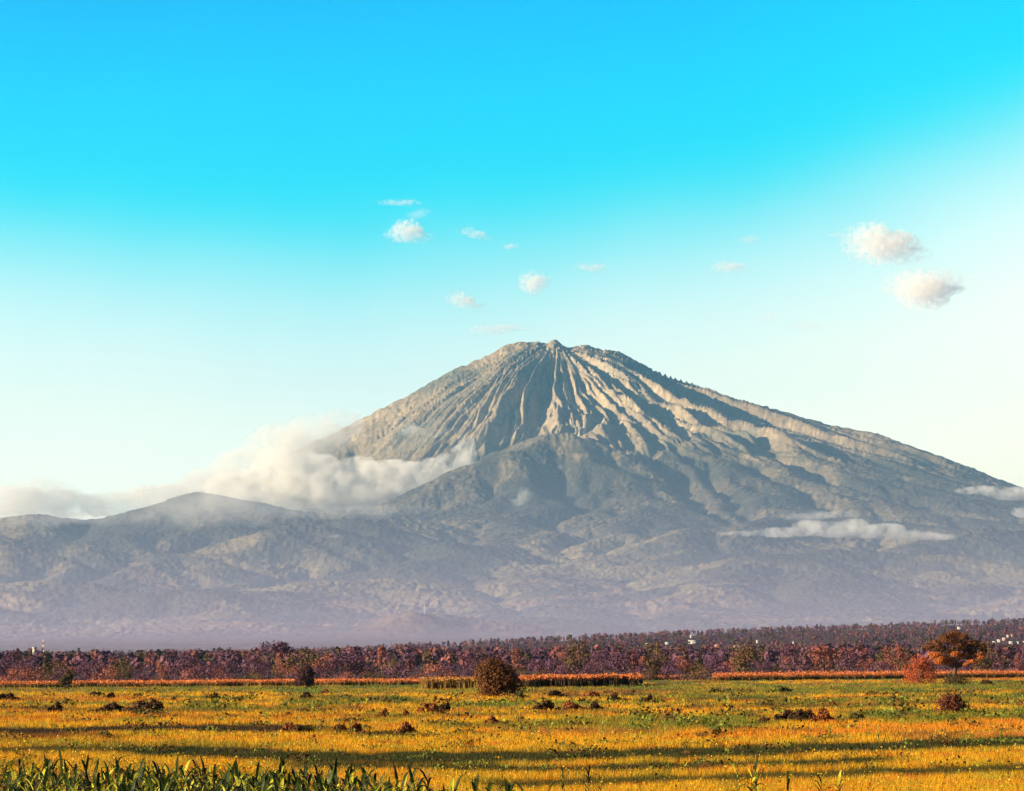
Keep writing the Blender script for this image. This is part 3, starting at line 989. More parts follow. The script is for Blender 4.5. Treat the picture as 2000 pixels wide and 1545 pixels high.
for (px, py, d0, *_r) in HOUSES:
    ds = np.linspace(d0 * .8, min(d0 * 1.25, 4900), 60)
    zs = terrain_z((px - CX) / FPX * ds, ds)
    ys = px_of3((px - CX) / FPX * ds, ds, zs)[1]
    k = int(np.argmin(np.abs(ys - (py + 4)) + np.abs(ds - d0) * .001))
    HPOS.append(((px - CX) / FPX * ds[k], ds[k], float(zs[k])))


def clear_view(X, Y):
    """is the ground at X, Y free of a house and of its yard towards the viewer"""
    for hx, hy, hz in HPOS:
        if -(1700 if hy < 3300 else 520) < Y - hy < 12 and abs(X / Y - hx / hy) * hy < 9: return False
    return True


# --- the wood behind, one mass up to the village hill
def wood_mass(name, label, spots, q, leaf, seed):
    rg = np.random.default_rng(seed)
    PP, CC, SS, UU = [], [], [], []
    for (X, Y, Z, h) in spots:
        wd = h * rg.uniform(.35, .75)
        u = rg.normal(size=(q, 3)); u /= np.linalg.norm(u, axis=1, keepdims=True)
        r = rg.uniform(.5, 1, (q, 1))
        p = u * r * np.array([wd * .5, wd * .5, h * .42]) + np.array([X, Y, Z + h * .55])
        PP.append(p); UU.append(u)
        base = [np.array(RUST), np.array(PLUM), np.array(PLUM2), np.array(OLIVE)][rg.choice(4, p=[.22, .30, .22, .26])]
        CC.append(np.tile(base * rg.uniform(.8, 1.25), (q, 1))); SS.append(np.full(q, leaf * h / 10))
    V, Fc, Cc = leafquads(np.vstack(PP), np.concatenate(SS), rg, np.vstack(CC), 0, .14, np.vstack(UU))
    return tag(mesh_obj(name, V, Fc, M_LEAF, None, Cc), label, "woodland", None, "stuff")


sp_ = []
rg = np.random.default_rng(77)
for i in range(2600):
    d = rg.uniform(1750, 3300); px = rg.uniform(-150, 2150)
    X = (px - CX) / FPX * d
    if clear_view(X, d): sp_.append((X, d, gz(X, d), rg.uniform(6, 12) if rg.uniform() < .7 else rg.uniform(12, 18)))
wood_mass("woodland", "far-off mass of brown woodland behind the tree belt", sp_, 46, 1.9, 1)
sp_ = []
for i in range(5200):
    d = rg.uniform(3300, 4900); px = rg.uniform(-150, 2150)
    if px < 1150 and rg.uniform() > .5: continue
    X = (px - CX) / FPX * d
    if fbm(np.array([X / 260]), np.array([d / 260]), 2, 7)[0] < -.45: continue
    if clear_view(X, d): sp_.append((X, d, gz(X, d), rg.uniform(6, 12)))
sq_ = []
for i in range(1500):
    d = rg.uniform(985, 1700); px = rg.uniform(-120, 2120)
    if px > 1370 and d < 1160: continue
    X = (px - CX) / FPX * d
    sq_.append((X, d, gz(X, d), rg.uniform(1.0, 2.6)))
wood_mass("undergrowth", "brown undergrowth between the trees of the belt", sq_, 40, 2.4, 3)
wood_mass("woodland", "greyish woodland covering the low village hill", sp_, 30, 2.0, 2)

# --- single trees that stand out
def stand(px, py):
    g = on_ground(px, py)
    return (g[0], g[1], 0.0)


def big_bush(name, label, cat, px, pbase, ptop, pw, col, col2, nleaf, leaf, seed, lean=0.0, nb=26, group=None, ragged=False):
    """one dense clump of leaves reaching the ground, shaped by its own lumps"""
    g = on_ground(px, pbase); d = g[1]
    h = (pbase - ptop) / FPX * d; wd = pw / FPX * d
    rng_ = np.random.default_rng(seed)
    t = thing(name, label, cat, (g[0], g[1], 0), 0, group)
    bl = []
    for i in range(nb):
        a = rng_.uniform(0, 2 * math.pi); zt = rng_.uniform(.08, .86)
        R_ = wd * .37 * math.sqrt(max(.02, 1 - zt ** 1.6)) * rng_.uniform(.55, 1.05)
        s = wd * rng_.uniform(.13, .21)
        bl.append((math.cos(a) * R_ + lean * h * (zt - .3), math.sin(a) * R_, min(h * zt, h - s * .8), s, s, s * rng_.uniform(.8, 1.1)))
    if ragged:                                    # several stems of unequal height side by side, low skirts at the ends
        bl = []
        pk = [(rng_.uniform(-.3, .3), rng_.uniform(.75, 1)) for _ in range(2)]
        for i in range(nb):
            x = rng_.uniform(-.5, .5)
            top = max(t_ * math.exp(-((x - c_) / .2) ** 2) for c_, t_ in pk) * rng_.uniform(.7, 1.0) + .22
            z = h * top * rng_.uniform(.25, .85); s = wd * rng_.uniform(.07, .13)
            bl.append((x * wd, rng_.uniform(-.3, .3) * wd, z, s * rng_.uniform(.8, 1.6), s, min(z, h * rng_.uniform(.16, .3))))
    V, Fc, Cc = crown_mesh(bl, nleaf, leaf, rng_, np.array(col), np.array(col2), 0, .45 if not ragged else .2)
    V[:, 2] = np.maximum(V[:, 2], .02)
    mesh_obj("crown" if cat == 'tree' else "foliage", V, Fc, M_LEAF, t, Cc)
    r0 = h * .03
    ps = [tube([(0, 0, -.1), (0, 0, h * .3), (lean * h * .3, 0, h * .7)], [r0 * 1.4, r0, r0 * .4])]
    for b in bl[:7]:
        ps.append(tube([(0, 0, h * .12), (b[0] * .5, b[1] * .5, b[2] * .6), (b[0], b[1], b[2])], [r0 * .7, r0 * .45, r0 * .15], 5))
    V, Fc = merge(ps)
    mesh_obj("trunk" if cat == 'tree' else "stem", V, Fc, M_BARK, t)
    return t


big_bush("rounded_tree", "big rounded dark brown tree standing alone in mid field, leaves down to the ground", "tree", 969, 1362, 1287, 108,
         (.062, .026, .010), (.155, .062, .017), 12000, .26, 21, -.06, 40)
big_bush("bushy_tree", "lone dark bushy tree in front of the long orange maize strip", "tree", 596, 1342, 1297, 46, (.040, .018, .022), (.085, .036, .036), 4200, .32, 25, 0, 22)
place('umbrella', 'plum', (at(545, 1285, 1500)[0], 1500, gz(0, 1500)), 1.7, "flat-topped tree poking above the belt's skyline left of centre")
big_bush("bushy_tree", "small dark tree before the maize strip at far left", "tree", 131, 1345, 1306, 34, (.040, .032, .016), (.085, .06, .022), 2600, .3, 26, 0, 14)
place('round', 'plum', (at(1668, 1300, 1150)[0], 1150, 0), (1.1, 1, .95), "dark domed tree rising over the belt left of the acacia")
place('tall', 'rust', (at(1735, 1300, 1250)[0], 1250, 0), .9, "thin tall rusty tree, left one of the pair left of the acacia")
place('tall', 'rust', (at(1757, 1300, 1260)[0], 1260, 0), .93, "tall rusty tree, right one of the pair left of the acacia")
place('round', 'olive', stand(1268, 1331), (.5, .5, .42), "yellow-green bushy tree at the edge of the belt behind the dark-fronted maize")


drop_unused()


def acacia():
    g = on_ground(1866, 1333); d = g[1]
    S = d / FPX                                   # metres per photo pixel there
    rg_ = np.random.default_rng(61)
    t = thing("acacia_tree", "tall flat-crowned acacia with rust-orange lower boughs, beside the red bush", "tree", (g[0], g[1], 0))
    # crown clumps: x, z in photo pixels from the foot of the trunk, radii in pixels
    tops = [(0, 92, 20, 6), (-18, 86, 18, 7), (18, 86, 16, 7), (-34, 78, 16, 6), (-4, 80, 24, 8), (30, 76, 18, 7), (-44, 66, 12, 6), (8, 72, 20, 7), (46, 68, 13, 6), (-26, 68, 16, 6), (28, 64, 16, 6), (54, 62, 8, 4)]
    low = [(-38, 54, 14, 6), (-22, 46, 14, 6), (-30, 40, 12, 5), (0, 56, 14, 5), (22, 52, 15, 4), (40, 54, 12, 5), (32, 42, 14, 4), (-10, 42, 10, 5), (44, 46, 8, 3), (14, 36, 9, 3)]

    def bl(lst):
        o_ = []
        for x, z, a, b in lst:
            for k in range(3):
                o_.append(((x * 1.08 + rg_.uniform(-5, 5)) * S, rg_.uniform(-26, 26) * S, (z + rg_.uniform(-3, 3)) * S, a * S * .75, a * S * .75, b * S))
        return o_
    b1, b2 = bl(tops), bl(low)
    V1, F1, C1 = crown_mesh(b1, 9500, .34, rg_, np.array([.070, .028, .012]), np.array([.165, .058, .018]), .45, .3)
    V2, F2, C2 = crown_mesh(b2, 6500, .34, rg_, np.array([.34, .10, .022]), np.array([.44, .13, .03]), .45, .3)
    mesh_obj("crown", np.vstack([V1, V2]), np.vstack([F1, F2 + len(V1)]), M_LEAF, t, np.vstack([C1, C2]))
    ps = [tube([(0, 0, -.2), (-1 * S, 0, 14 * S), (0, 0, 30 * S)], [6 * S, 4.2 * S, 4 * S], 8)]
    for x, z, a, b in tops[::1] + low[::2]:
        y = rg_.uniform(-20, 20)
        ps.append(tube([(0, 0, 24 * S), (x * .35 * S, y * .35 * S, (24 + (z - 24) * .5) * S), (x * S, y * S, z * S)], [1.7 * S, 1.0 * S, .4 * S], 6))
    V, Fc = merge(ps)
    mesh_obj("trunk", V, Fc, M_BARK, t)


acacia()
big_bush("leafy_bush", "bright red-orange ragged bush left of the flat-crowned acacia", "bush", 1796, 1336, 1282, 82, (.29, .062, .028), (.43, .10, .03), 4600, .28, 23, -.15, 18)
big_bush("leafy_bush", "low dark green bush around the acacia's foot", "bush", 1866, 1337, 1318, 74, (.05, .04, .014), (.09, .06, .02), 2200, .25, 24)

# --- bushes scattered over the field: x, base y, top y, width, tone, label
DKB, DKB2 = (.045, .022, .012), (.085, .042, .018)
RDB, RDB2 = (.20, .065, .025), (.30, .10, .03)
GRB, GRB2 = (.06, .055, .014), (.12, .10, .022)
BUSHES = [
    (15, 1368, 1353, 40, 'd', "dark low bush cut by the left edge of the photo"),
    (107, 1392, 1371, 24, 'd', "dark pointed bush left of the two dark hummocks"),
    (212, 1392, 1369, 62, 'd', "left one of the two dark hummock bushes"),
    (285, 1392, 1365, 72, 'd', "right one of the two dark hummock bushes"),
    (190, 1359, 1350, 26, 'd', "tiny dark bush on the strip above the two hummocks"),
    (216, 1364, 1353, 14, 'd', "small round bush above the right dark hummock"),
    (563, 1432, 1408, 22, 'r', "brown upright bush at the right end of the dark bank"),
    (595, 1434, 1418, 60, 'd', "long dark bush lying at the end of the bank"),
    (664, 1432, 1413, 30, 'r', "reddish brown bush left of the dark hollow"),
    (695, 1432, 1407, 32, 'r', "brown bush standing over the left end of the dark hollow"),
    (793, 1436, 1409, 38, 'r', "brown bush at the right end of the dark hollow"),
    (748, 1402, 1384, 28, 'r', "small brown domed bush left of the squarish dark one"),
    (797, 1400, 1387, 18, 'r', "tiny brown bush between the two domed ones"),
    (840, 1394, 1374, 46, 'r', "straggly brown bush leaning on the squarish dark bush"),
    (868, 1392, 1374, 22, 'd', "squarish near-black bush below the rounded tree's left"),
    (1066, 1390, 1369, 52, 'd', "dark purple-brown clump below the rounded tree's right"),
    (1120, 1388, 1371, 44, 'r', "brown bush in the row right of the purple clump"),
    (1160, 1388, 1370, 36, 'd', "last dark bush of the row right of the purple clump"),
    (1206, 1371, 1354, 40, 'd', "dark mound with a lit orange left flank"),
    (1275, 1373, 1357, 40, 'd', "dark bush right of the orange-flanked mound"),
    (1018, 1364, 1350, 26, 'g', "low green bush at the right foot of the rounded tree"),
    (1090, 1362, 1348, 34, 'd', "dark bush on the green strip under the dark-fronted maize"),
    (1150, 1362, 1348, 34, 'r', "reddish bush on the green strip under the dark-fronted maize"),
    (968, 1417, 1400, 40, 'r', "reddish clump before the bean strip's left end"),
    (1310, 1402, 1391, 30, 'r', "small red-brown mound above the bean strip"),
    (1535, 1411, 1386, 52, 'd', "dark left end of the reddish thicket"),
    (1575, 1412, 1382, 46, 'd', "tall dark middle bush of the reddish thicket"),
    (1608, 1412, 1384, 44, 'r', "bright red bush in the reddish thicket"),
    (1625, 1381, 1369, 18, 'r', "tiny orange bush above the reddish thicket"),
    (1490, 1416, 1402, 26, 'd', "dark little bush between bean strip and reddish thicket"),
    (1855, 1393, 1357, 72, 'p', "big purple-brown domed bush below the acacia"),
    (1928, 1338, 1327, 26, 'd', "small dark bush right of the acacia's foot"),
    (1670, 1408, 1392, 40, 'g', "green leafy bush right of the reddish thicket"),
    (1762, 1406, 1396, 34, 'g', "low green bush left of the purple-brown dome"),
    (1398, 1354, 1344, 26, 'g', "green bush on the far green strip right of the maize"),
    (1520, 1352, 1340, 40, 'g', "wide green bush before the right maize strip"),
    (210, 1444, 1429, 40, 'g', "yellow-green tuft below the dark bank"),
    (420, 1366, 1356, 20, 'd', "small dark bush right of the two hummocks, higher up"),
    (335, 1370, 1362, 18, 'd', "tiny dark clump just right above the hummocks"),
    (1400, 1437, 1420, 20, 'g', "leafy green stem clump in front of the bean strip"),
    (600, 1364, 1352, 24, 'd', "dark little bush below the lone dark tree"),
    (560, 1400, 1391, 16, 'r', "tiny reddish bush in the gold field left of centre"),
    (640, 1356, 1346, 24, 'r', "small brown bush right below the lone dark tree"),
]
TONES = {'d': (DKB, DKB2), 'r': (RDB, RDB2), 'g': (GRB, GRB2), 'p': ((.11, .035, .02), (.17, .055, .025))}
for i, (px, pb, pt, pw, tn, lab) in enumerate(BUSHES):
    dd = on_ground(px, pb)[1]
    big_bush("bush", lab, "bush", px, pb, pt, pw, *TONES[tn], int(900 + 34 * pw), float(np.clip(dd / 1500, .11, .26)), 300 + i, 0, 26, None, tn != 'p')

# --- maize --------------------------------------------------------------
def maize_geo(rg, h, nleaf, col, tassel=False, dry=False):
    V, Fc, Cc, n = [], [], [], 0
    tv, tf = tube([(0, 0, -.03), (rg.uniform(-.03, .03), 0, h * .5), (rg.uniform(-.05, .05), rg.uniform(-.05, .05), h * .95)], [.016, .013, .006], 5)
    V.append(tv); Fc.append(np.vstack([tf[:, [0, 1, 2]], tf[:, [0, 2, 3]]])); Cc.append(np.tile(np.array(col) * 1.1, (len(tv), 1))); n += len(tv)
    for k in range(nleaf):
        az = (k % 2) * math.pi + rg.uniform(-.6, .6) + rg.uniform(0, .4)
        z0 = h * (.12 + .78 * k / nleaf); ln = rg.uniform(.5, .85) * h * .62; wd = rg.uniform(.075, .12)
        elev_ = rg.uniform(.95, 1.35) if k > nleaf - 4 else rg.uniform(.6, 1.15)
        droop = rg.uniform(1.2, 2.9) if rg.uniform() < .78 else rg.uniform(.1, .5)
        p = np.array([0, 0, z0]); S_ = 7; pts = []
        for s in range(S_ + 1):
            t = s / S_
            e = elev_ - droop * t * t
            pts.append((p.copy(), t)); p = p + np.array([math.cos(az) * math.cos(e), math.sin(az) * math.cos(e), math.sin(e)]) * ln / S_
        side = np.array([-math.sin(az), math.cos(az), 0])
        lv = []
        for q, t in pts:
            w_ = wd * (.5 + 1.1 * t if t < .35 else .885 * (1 - ((t - .35) / .65) ** 2) + .02)
            lv += [q - side * w_ * .5 + np.array([0, 0, w_ * .22]), q, q + side * w_ * .5 + np.array([0, 0, w_ * .22])]
        lv = np.array(lv)
        ff = []
        for s in range(S_):
            a = s * 3
            for j in (0, 1):
                ff += [(a + j, a + j + 1, a + j + 4), (a + j, a + j + 4, a + j + 3)]
        lc = np.array(col) * rg.uniform(.7, 1.35)
        if rg.uniform() < .28: lc = np.array([.42, .40, .035]) * rg.uniform(.6, 1.3)  # sunlight on some leaves painted as bright yellow
        if rg.uniform() < .02: lc = np.array([.36, .12, .03])
        V.append(lv); Fc.append(np.array(ff) + n); Cc.append(np.tile(lc, (len(lv), 1))); n += len(lv)
    if tassel:
        for k in range(7):
            a = rg.uniform(0, 6.28)
            q = tube([(0, 0, h * .9), (.05 * math.cos(a), .05 * math.sin(a), h * .98), (.13 * math.cos(a), .13 * math.sin(a), h * 1.06)], [.006, .006, .004], 3)
            V.append(q[0]); f = q[1][:-2]; Fc.append(np.vstack([f[:, [0, 1, 2]], f[:, [0, 2, 3]]]) + n)
            Cc.append(np.tile([.26, .17, .05], (len(q[0]), 1))); n += len(q[0])
    return np.vstack(V), np.vstack(Fc), np.vstack(Cc)


MG = np.array([.027, .043, .008])
rg = np.random.default_rng(9)
MGEO = [maize_geo(rg, rg.uniform(1.25, 1.5), int(rg.integers(9, 12)), MG * rg.uniform(.7, 1.2), i % 8 == 3) for i in range(9)]


def maize_edge(px):
    """photo row of the tops of the maize stand's far edge"""
    return np.interp(px, [-200, 0, 520, 640, 820, 960, 1120], [1492, 1490, 1494, 1503, 1518, 1532, 1548])


spots = []
for yrow in np.arange(60, 98, .62):
    for x in np.arange(-22, 6, .42):
        X, Y = x + rg.uniform(-.12, .12), yrow + rg.uniform(-.12, .12)
        px = CX + FPX * X / Y
        if px < -120 or px > 1130: continue
        top = HORIZON + 7 * (1 - px / 1000) + (CAM_H - 1.3) * FPX / Y
        if top < maize_edge(px) or top > 1575: continue
        if rg.uniform() < .12 + .5 * sstep(640, 1080, px): continue
        spots.append((X, Y, px, top))
spots.sort(key=lambda s: s[1])
vis = [s for s in spots if -10 < s[2] < 1125 and s[3] < 1549]
ids = set(id(s) for s in vis[:290])
PLANT = [None] * len(MGEO)
extraV, extraF, extraC, nE = [], [], [], 0
for s in spots:
    k = int(rg.integers(0, len(MGEO))); a = rg.uniform(0, 6.28); sc = rg.uniform(.72, 1.05)
    if id(s) in ids:
        where = "bottom-left" if s[2] < 420 else ("middle part of the" if s[2] < 760 else "thin right end of the")
        lab = {"bottom-left": "green maize plant in the thick left part of the foreground stand",
               "middle part of the": "green maize plant in the middle part of the foreground stand",
               "thin right end of the": "green maize plant at the thinning right end of the foreground stand"}[where]
        if PLANT[k] is None:
            o = mesh_obj("maize_plant", MGEO[k][0], MGEO[k][1], M_MAIZE, None, MGEO[k][2], True)
            PLANT[k] = o
        else:
            o = PLANT[k].copy(); COL.objects.link(o)
        o.location = (s[0], s[1], 0); o.rotation_euler = (0, 0, a); o.scale = (sc, sc, sc)
        tag(o, lab, "maize plant", "maize plants of the foreground stand")
    else:
        V, Fc, Cc = MGEO[k]
        R_ = np.array([[math.cos(a), -math.sin(a), 0], [math.sin(a), math.cos(a), 0], [0, 0, 1]])
        extraV.append(V @ R_.T * sc + np.array([s[0], s[1], 0])); extraF.append(Fc + nE); extraC.append(Cc); nE += len(V)
if nE:
    tag(mesh_obj("maize_crop", np.vstack(extraV), np.vstack(extraF), M_MAIZE, None, np.vstack(extraC), True),
        "rest of the dense green maize stand in the lower left foreground", "maize", None, "stuff")

# young maize plants standing alone in the field
YG = np.array([.24, .27, .04])
rg = np.random.default_rng(19)
YGEO = [maize_geo(rg, 1.3, 8, YG * rg.uniform(.9, 1.2)) for i in range(4)]
YP = [None] * 4
SINGLES = [(665, 1432), (686, 1434), (980, 1432), (1012, 1436), (1044, 1440), (1076, 1444), (1142, 1436), (1176, 1441), (1180, 1438),
           (1230, 1432), (1298, 1437), (1622, 1446), (1656, 1450), (1762, 1432), (1888, 1452), (1955, 1455), (1715, 1450), (1420, 1385), (1282, 1377), (1297, 1440)]
WH = {665: "left one of the two pale young maize plants near the dark hollow", 686: "right one of the two pale young maize plants near the dark hollow"}
SIDE = ["leftmost", "second", "third", "fourth", "fifth", "sixth", "seventh", "eighth", "ninth"]
for i, (px, pb) in enumerate(SINGLES):
    k = i % 4
    if YP[k] is None:
        o = YP[k] = mesh_obj("maize_plant", YGEO[k][0], YGEO[k][1], M_MAIZE, None, YGEO[k][2], True)
    else:
        o = YP[k].copy(); COL.objects.link(o)
    o.location = stand(px, pb); s = rg.uniform(.75, 1.1) * on_ground(px, pb)[1] / 190 * .9; s = min(1.25, max(.7, s))
    o.scale = (s, s, s); o.rotation_euler = (0, 0, rg.uniform(0, 6.28))
    lab = WH.get(px) or ("pale young maize plant standing alone in the bare strip before the beans" if 900 < px < 1330 and pb > 1420 else
                         "pale young maize plant standing alone in the gold field on the right" if px > 1330 and pb > 1420 else
                         "pale young maize plant among the dark bushes past the bean strip")
    tag(o, lab, "maize plant", "young maize plants scattered in the field")
# taller leaves poking up at the bottom edge, right of the stand
EDGE = [(1100, 1562, 1.0), (1150, 1566, 1.05), (1175, 1564, 1.0), (1440, 1574, 1.3), (1470, 1576, 1.45), (1478, 1572, 1.4), (1540, 1580, 1.2), (1605, 1580, 1.15), (1640, 1578, 1.1)]
for px, pb, s in EDGE:
    k = int(rg.integers(0, len(MGEO)))
    if PLANT[k] is None: PLANT[k] = mesh_obj("maize_plant", MGEO[k][0], MGEO[k][1], M_MAIZE, None, MGEO[k][2], True); o = PLANT[k]
    else: o = PLANT[k].copy(); COL.objects.link(o)
    o.location = stand(px, pb); o.scale = (s * .62, s * .62, s * .66); o.rotation_euler = (0, 0, rg.uniform(0, 6.28))
    lab = "green maize plant cut by the bottom edge, at the right tip of the stand" if px < 1300 else \
          "dark stray maize plant cut by the bottom edge, right of the stand"
    tag(o, lab, "maize plant", "stray maize plants along the bottom edge")

# dry maize far across the field: one mass per block
def maize_block(label, px0, px1, pf0, pf1, depth, h, stalk, tass, seed, n, tv=.2):
    rg_ = np.random.default_rng(seed)
    a, b = on_ground(px0, pf0), on_ground(px1, pf1)
    t = rg_.uniform(0, 1, n); u = rg_.uniform(0, 1, n) ** 1.6
    d0 = a[1] + (b[1] - a[1]) * t
    d = d0 + u * depth + 8 * fbm(t * 9, t * 0 + seed, 3, seed) + np.where(rg_.uniform(0, 1, n) < .06, rg_.uniform(-12, 0, n), 0)
    pxs = px0 + (px1 - px0) * t
    X, Y = (pxs - CX) / FPX * d, d
    hh = h * (1 + .22 * fbm(X / 11, Y / 40, 3, seed)) * rg_.uniform(.9, 1.08, n)
    V, Fc, Cc = blades(X, Y, np.zeros(n), np.tile(stalk, (n, 1)), hh * .9, 5, .22, .28, .12, rg_)
    P = np.stack([X, Y, hh * .88], -1); P = np.repeat(P, 4, 0) + rg_.normal(size=(n * 4, 3)) * np.array([.25, .25, tv])
    V2, F2, C2 = leafquads(P, .34, rg_, np.tile(tass, (len(P), 1)))
    tag(mesh_obj("maize_crop", np.vstack([V, V2]), np.vstack([Fc, F2 + len(V)]), M_LEAF, None, np.vstack([Cc, C2])), label, "maize", None, "stuff")


TASS = np.array([.56, .17, .05])
maize_block("long strip of dry maize with orange tassels across the left of the far field", -60, 815, 1344, 1338, 90, 1.55, np.array([.15, .09, .025]), TASS, 41, 9000)
maize_block("pale dry maize block left of the rounded dark tree", 822, 935, 1346, 1345, 60, 2.3, np.array([.22, .13, .03]), np.array([.42, .2, .05]), 42, 2200)
maize_block("dark-fronted maize block with orange top right of the rounded dark tree", 1012, 1248, 1343, 1340, 110, 2.6, np.array([.06, .035, .015]), TASS, 43, 6000)
maize_block("thin strip of orange maize behind the right end of the dark-fronted block", 1240, 1330, 1329, 1328, 60, 1.6, np.array([.2, .1, .03]), TASS, 45, 1500)
maize_block("long orange maize strip behind the acacia on the right", 1388, 2070, 1330, 1322, 70, 1.95, np.array([.14, .085, .022]), np.array([.55, .165, .05]), 44, 9000, .5)

# ================================================================ HOUSES AND MASTS
def house(label, X, Y, Z, wx, wy, h, wall, roof, rz, group=None):
    t = thing("house", label, "house", (X, Y, Z), rz, group)
    v, f = box_mesh(-wx / 2, wx / 2, -wy / 2, wy / 2, -1.5, h)
    wl = mesh_obj("wall", v, f, wall, t)
    rh = wy * .28; e = .5
    rv = [(-wx / 2 - e, -wy / 2 - e, h), (wx / 2 + e, -wy / 2 - e, h), (wx / 2 + e, wy / 2 + e, h), (-wx / 2 - e, wy / 2 + e, h),
          (-wx / 2 - e, 0, h + rh), (wx / 2 + e, 0, h + rh)]
    rv = [(x, y, z + .02) for x, y, z in rv]
    mesh_obj("roof", np.array(rv), [np.array([(0, 1, 5, 4), (2, 3, 4, 5), (0, 3, 2, 1)]), np.array([(0, 4, 3), (1, 2, 5)])], roof, t)
    for i in range(max(2, int(wx / 3.5))):
        x = -wx / 2 + wx * (i + .5) / max(2, int(wx / 3.5))
        nm = "door" if i == 1 else "window"
        z0, z1 = (.0, 2.1) if nm == "door" else (.9, 2.0)
        v, f = box_mesh(x - .5, x + .5, -wy / 2 - .06, -wy / 2 + .05, z0, z1)
        mesh_obj(nm, v, f, M_DARK, t)
    return t


for i, (px, py, d, wx, wl_, rf, lab) in enumerate(HOUSES):
    p = HPOS[i]; d = p[1]
    h = 2.5
    house(lab, p[0], p[1], p[2], wx * .78, max(3.0, wx * .5), h, M_WALL if wl_ == 'w' else M_WALLP, M_TIN if rf == 't' else M_RUST, random.uniform(-.35, .35))


def mast(label, px, pb, pt, d, wd, banded):
    a, b = at(px, pb, d), at(px, pt, d)
    z0 = gz(a[0], a[1]); h = b[2] - z0
    t = thing("lattice_mast", label, "mast", (a[0], a[1], z0))
    n = 9
    for k in range(n):
        ps = []
        za, zb = h * k / n, h * (k + 1) / n
        wa, wb = wd * (1 - .75 * k / n), wd * (1 - .75 * (k + 1) / n)
        cs = [(-1, -1), (1, -1), (1, 1), (-1, 1)]
        for i in range(4):
            c0, c1 = cs[i], cs[(i + 1) % 4]
            r = wd * .09
            ps.append(tube([(c0[0] * wa / 2, c0[1] * wa / 2, za), (c0[0] * wb / 2, c0[1] * wb / 2, zb)], [r, r], 4))
            ps.append(tube([(c0[0] * wa / 2, c0[1] * wa / 2, za), (c1[0] * wb / 2, c1[1] * wb / 2, zb)], [r * .6, r * .6], 4))
            ps.append(tube([(c0[0] * wa / 2, c0[1] * wa / 2, za), (c1[0] * wa / 2, c1[1] * wa / 2, za)], [r * .6, r * .6], 4))
        V, Fc = merge(ps)
        mesh_obj("mast_section", V, Fc, M_RED if banded and k % 2 else M_WHITE, t)
    return t


mast("red and white lattice radio mast rising behind the left end of the tree belt", 84, 1285, 1249, 3400, 3.0, True)
mast("thin pale lattice mast on top of the little cone hill", 829, 1207, 1181, 10200, 4.0, False)
p = at(67, 1272, 2600)
house("small white tower-like house beside the red and white mast", p[0], p[1], p[2] - 3, 3.2, 3.2, 6.0, M_WALL, M_TIN, .2)

# ================================================================ CLOUDS
def cloud_mat(name, rgb, dens, scale, lo, hi, aniso=0.0, soft=True):
    m, nt, v = volume_mat(name, rgb, dens, aniso)
    N_, L_ = nt.nodes, nt.links
    t = N_.new("ShaderNodeTexCoord"); n = N_.new("ShaderNodeTexNoise")
    n.inputs["Scale"].default_value = scale; n.inputs["Detail"].default_value = 4; n.inputs["Roughness"].default_value = .6
    L_.new(t.outputs["Object"], n.inputs["Vector"])
    mr = N_.new("ShaderNodeMapRange")
    mr.inputs[1].default_value, mr.inputs[2].default_value = lo, hi
    mr.inputs[3].default_value, mr.inputs[4].default_value = 0, dens
    src = n.outputs["Fac"]
    if soft:
        # thins out towards the cloud's own outline
        sv = N_.new("ShaderNodeVectorMath"); sv.operation = 'SUBTRACT'; sv.inputs[1].default_value = (.5, .5, .5)
        L_.new(t.outputs["Generated"], sv.inputs[0])
        ln = N_.new("ShaderNodeVectorMath"); ln.operation = 'LENGTH'; L_.new(sv.outputs[0], ln.inputs[0])
        fo = N_.new("ShaderNodeMapRange"); fo.inputs[1].default_value, fo.inputs[2].default_value = .12, .62
        fo.inputs[3].default_value, fo.inputs[4].default_value = .12, -.22
        L_.new(ln.outputs["Value"], fo.inputs[0])
        ad = N_.new("ShaderNodeMath"); ad.operation = 'ADD'; L_.new(src, ad.inputs[0]); L_.new(fo.outputs[0], ad.inputs[1])
        src = ad.outputs[0]
    L_.new(src, mr.inputs[0]); L_.new(mr.outputs[0], v.inputs["Density"])
    # a faint translucent skin over the hull, so thin that it hardly shows
    tr = N_.new("ShaderNodeBsdfTransparent"); di = N_.new("ShaderNodeBsdfTranslucent")
    di.inputs["Color"].default_value = (.9, .9, .9, 1)
    ms = N_.new("ShaderNodeMixShader"); ms.inputs[0].default_value = .015
    L_.new(tr.outputs[0], ms.inputs[1]); L_.new(di.outputs[0], ms.inputs[2])
    L_.new(ms.outputs[0], N_["Material Output"].inputs["Surface"])
    return m


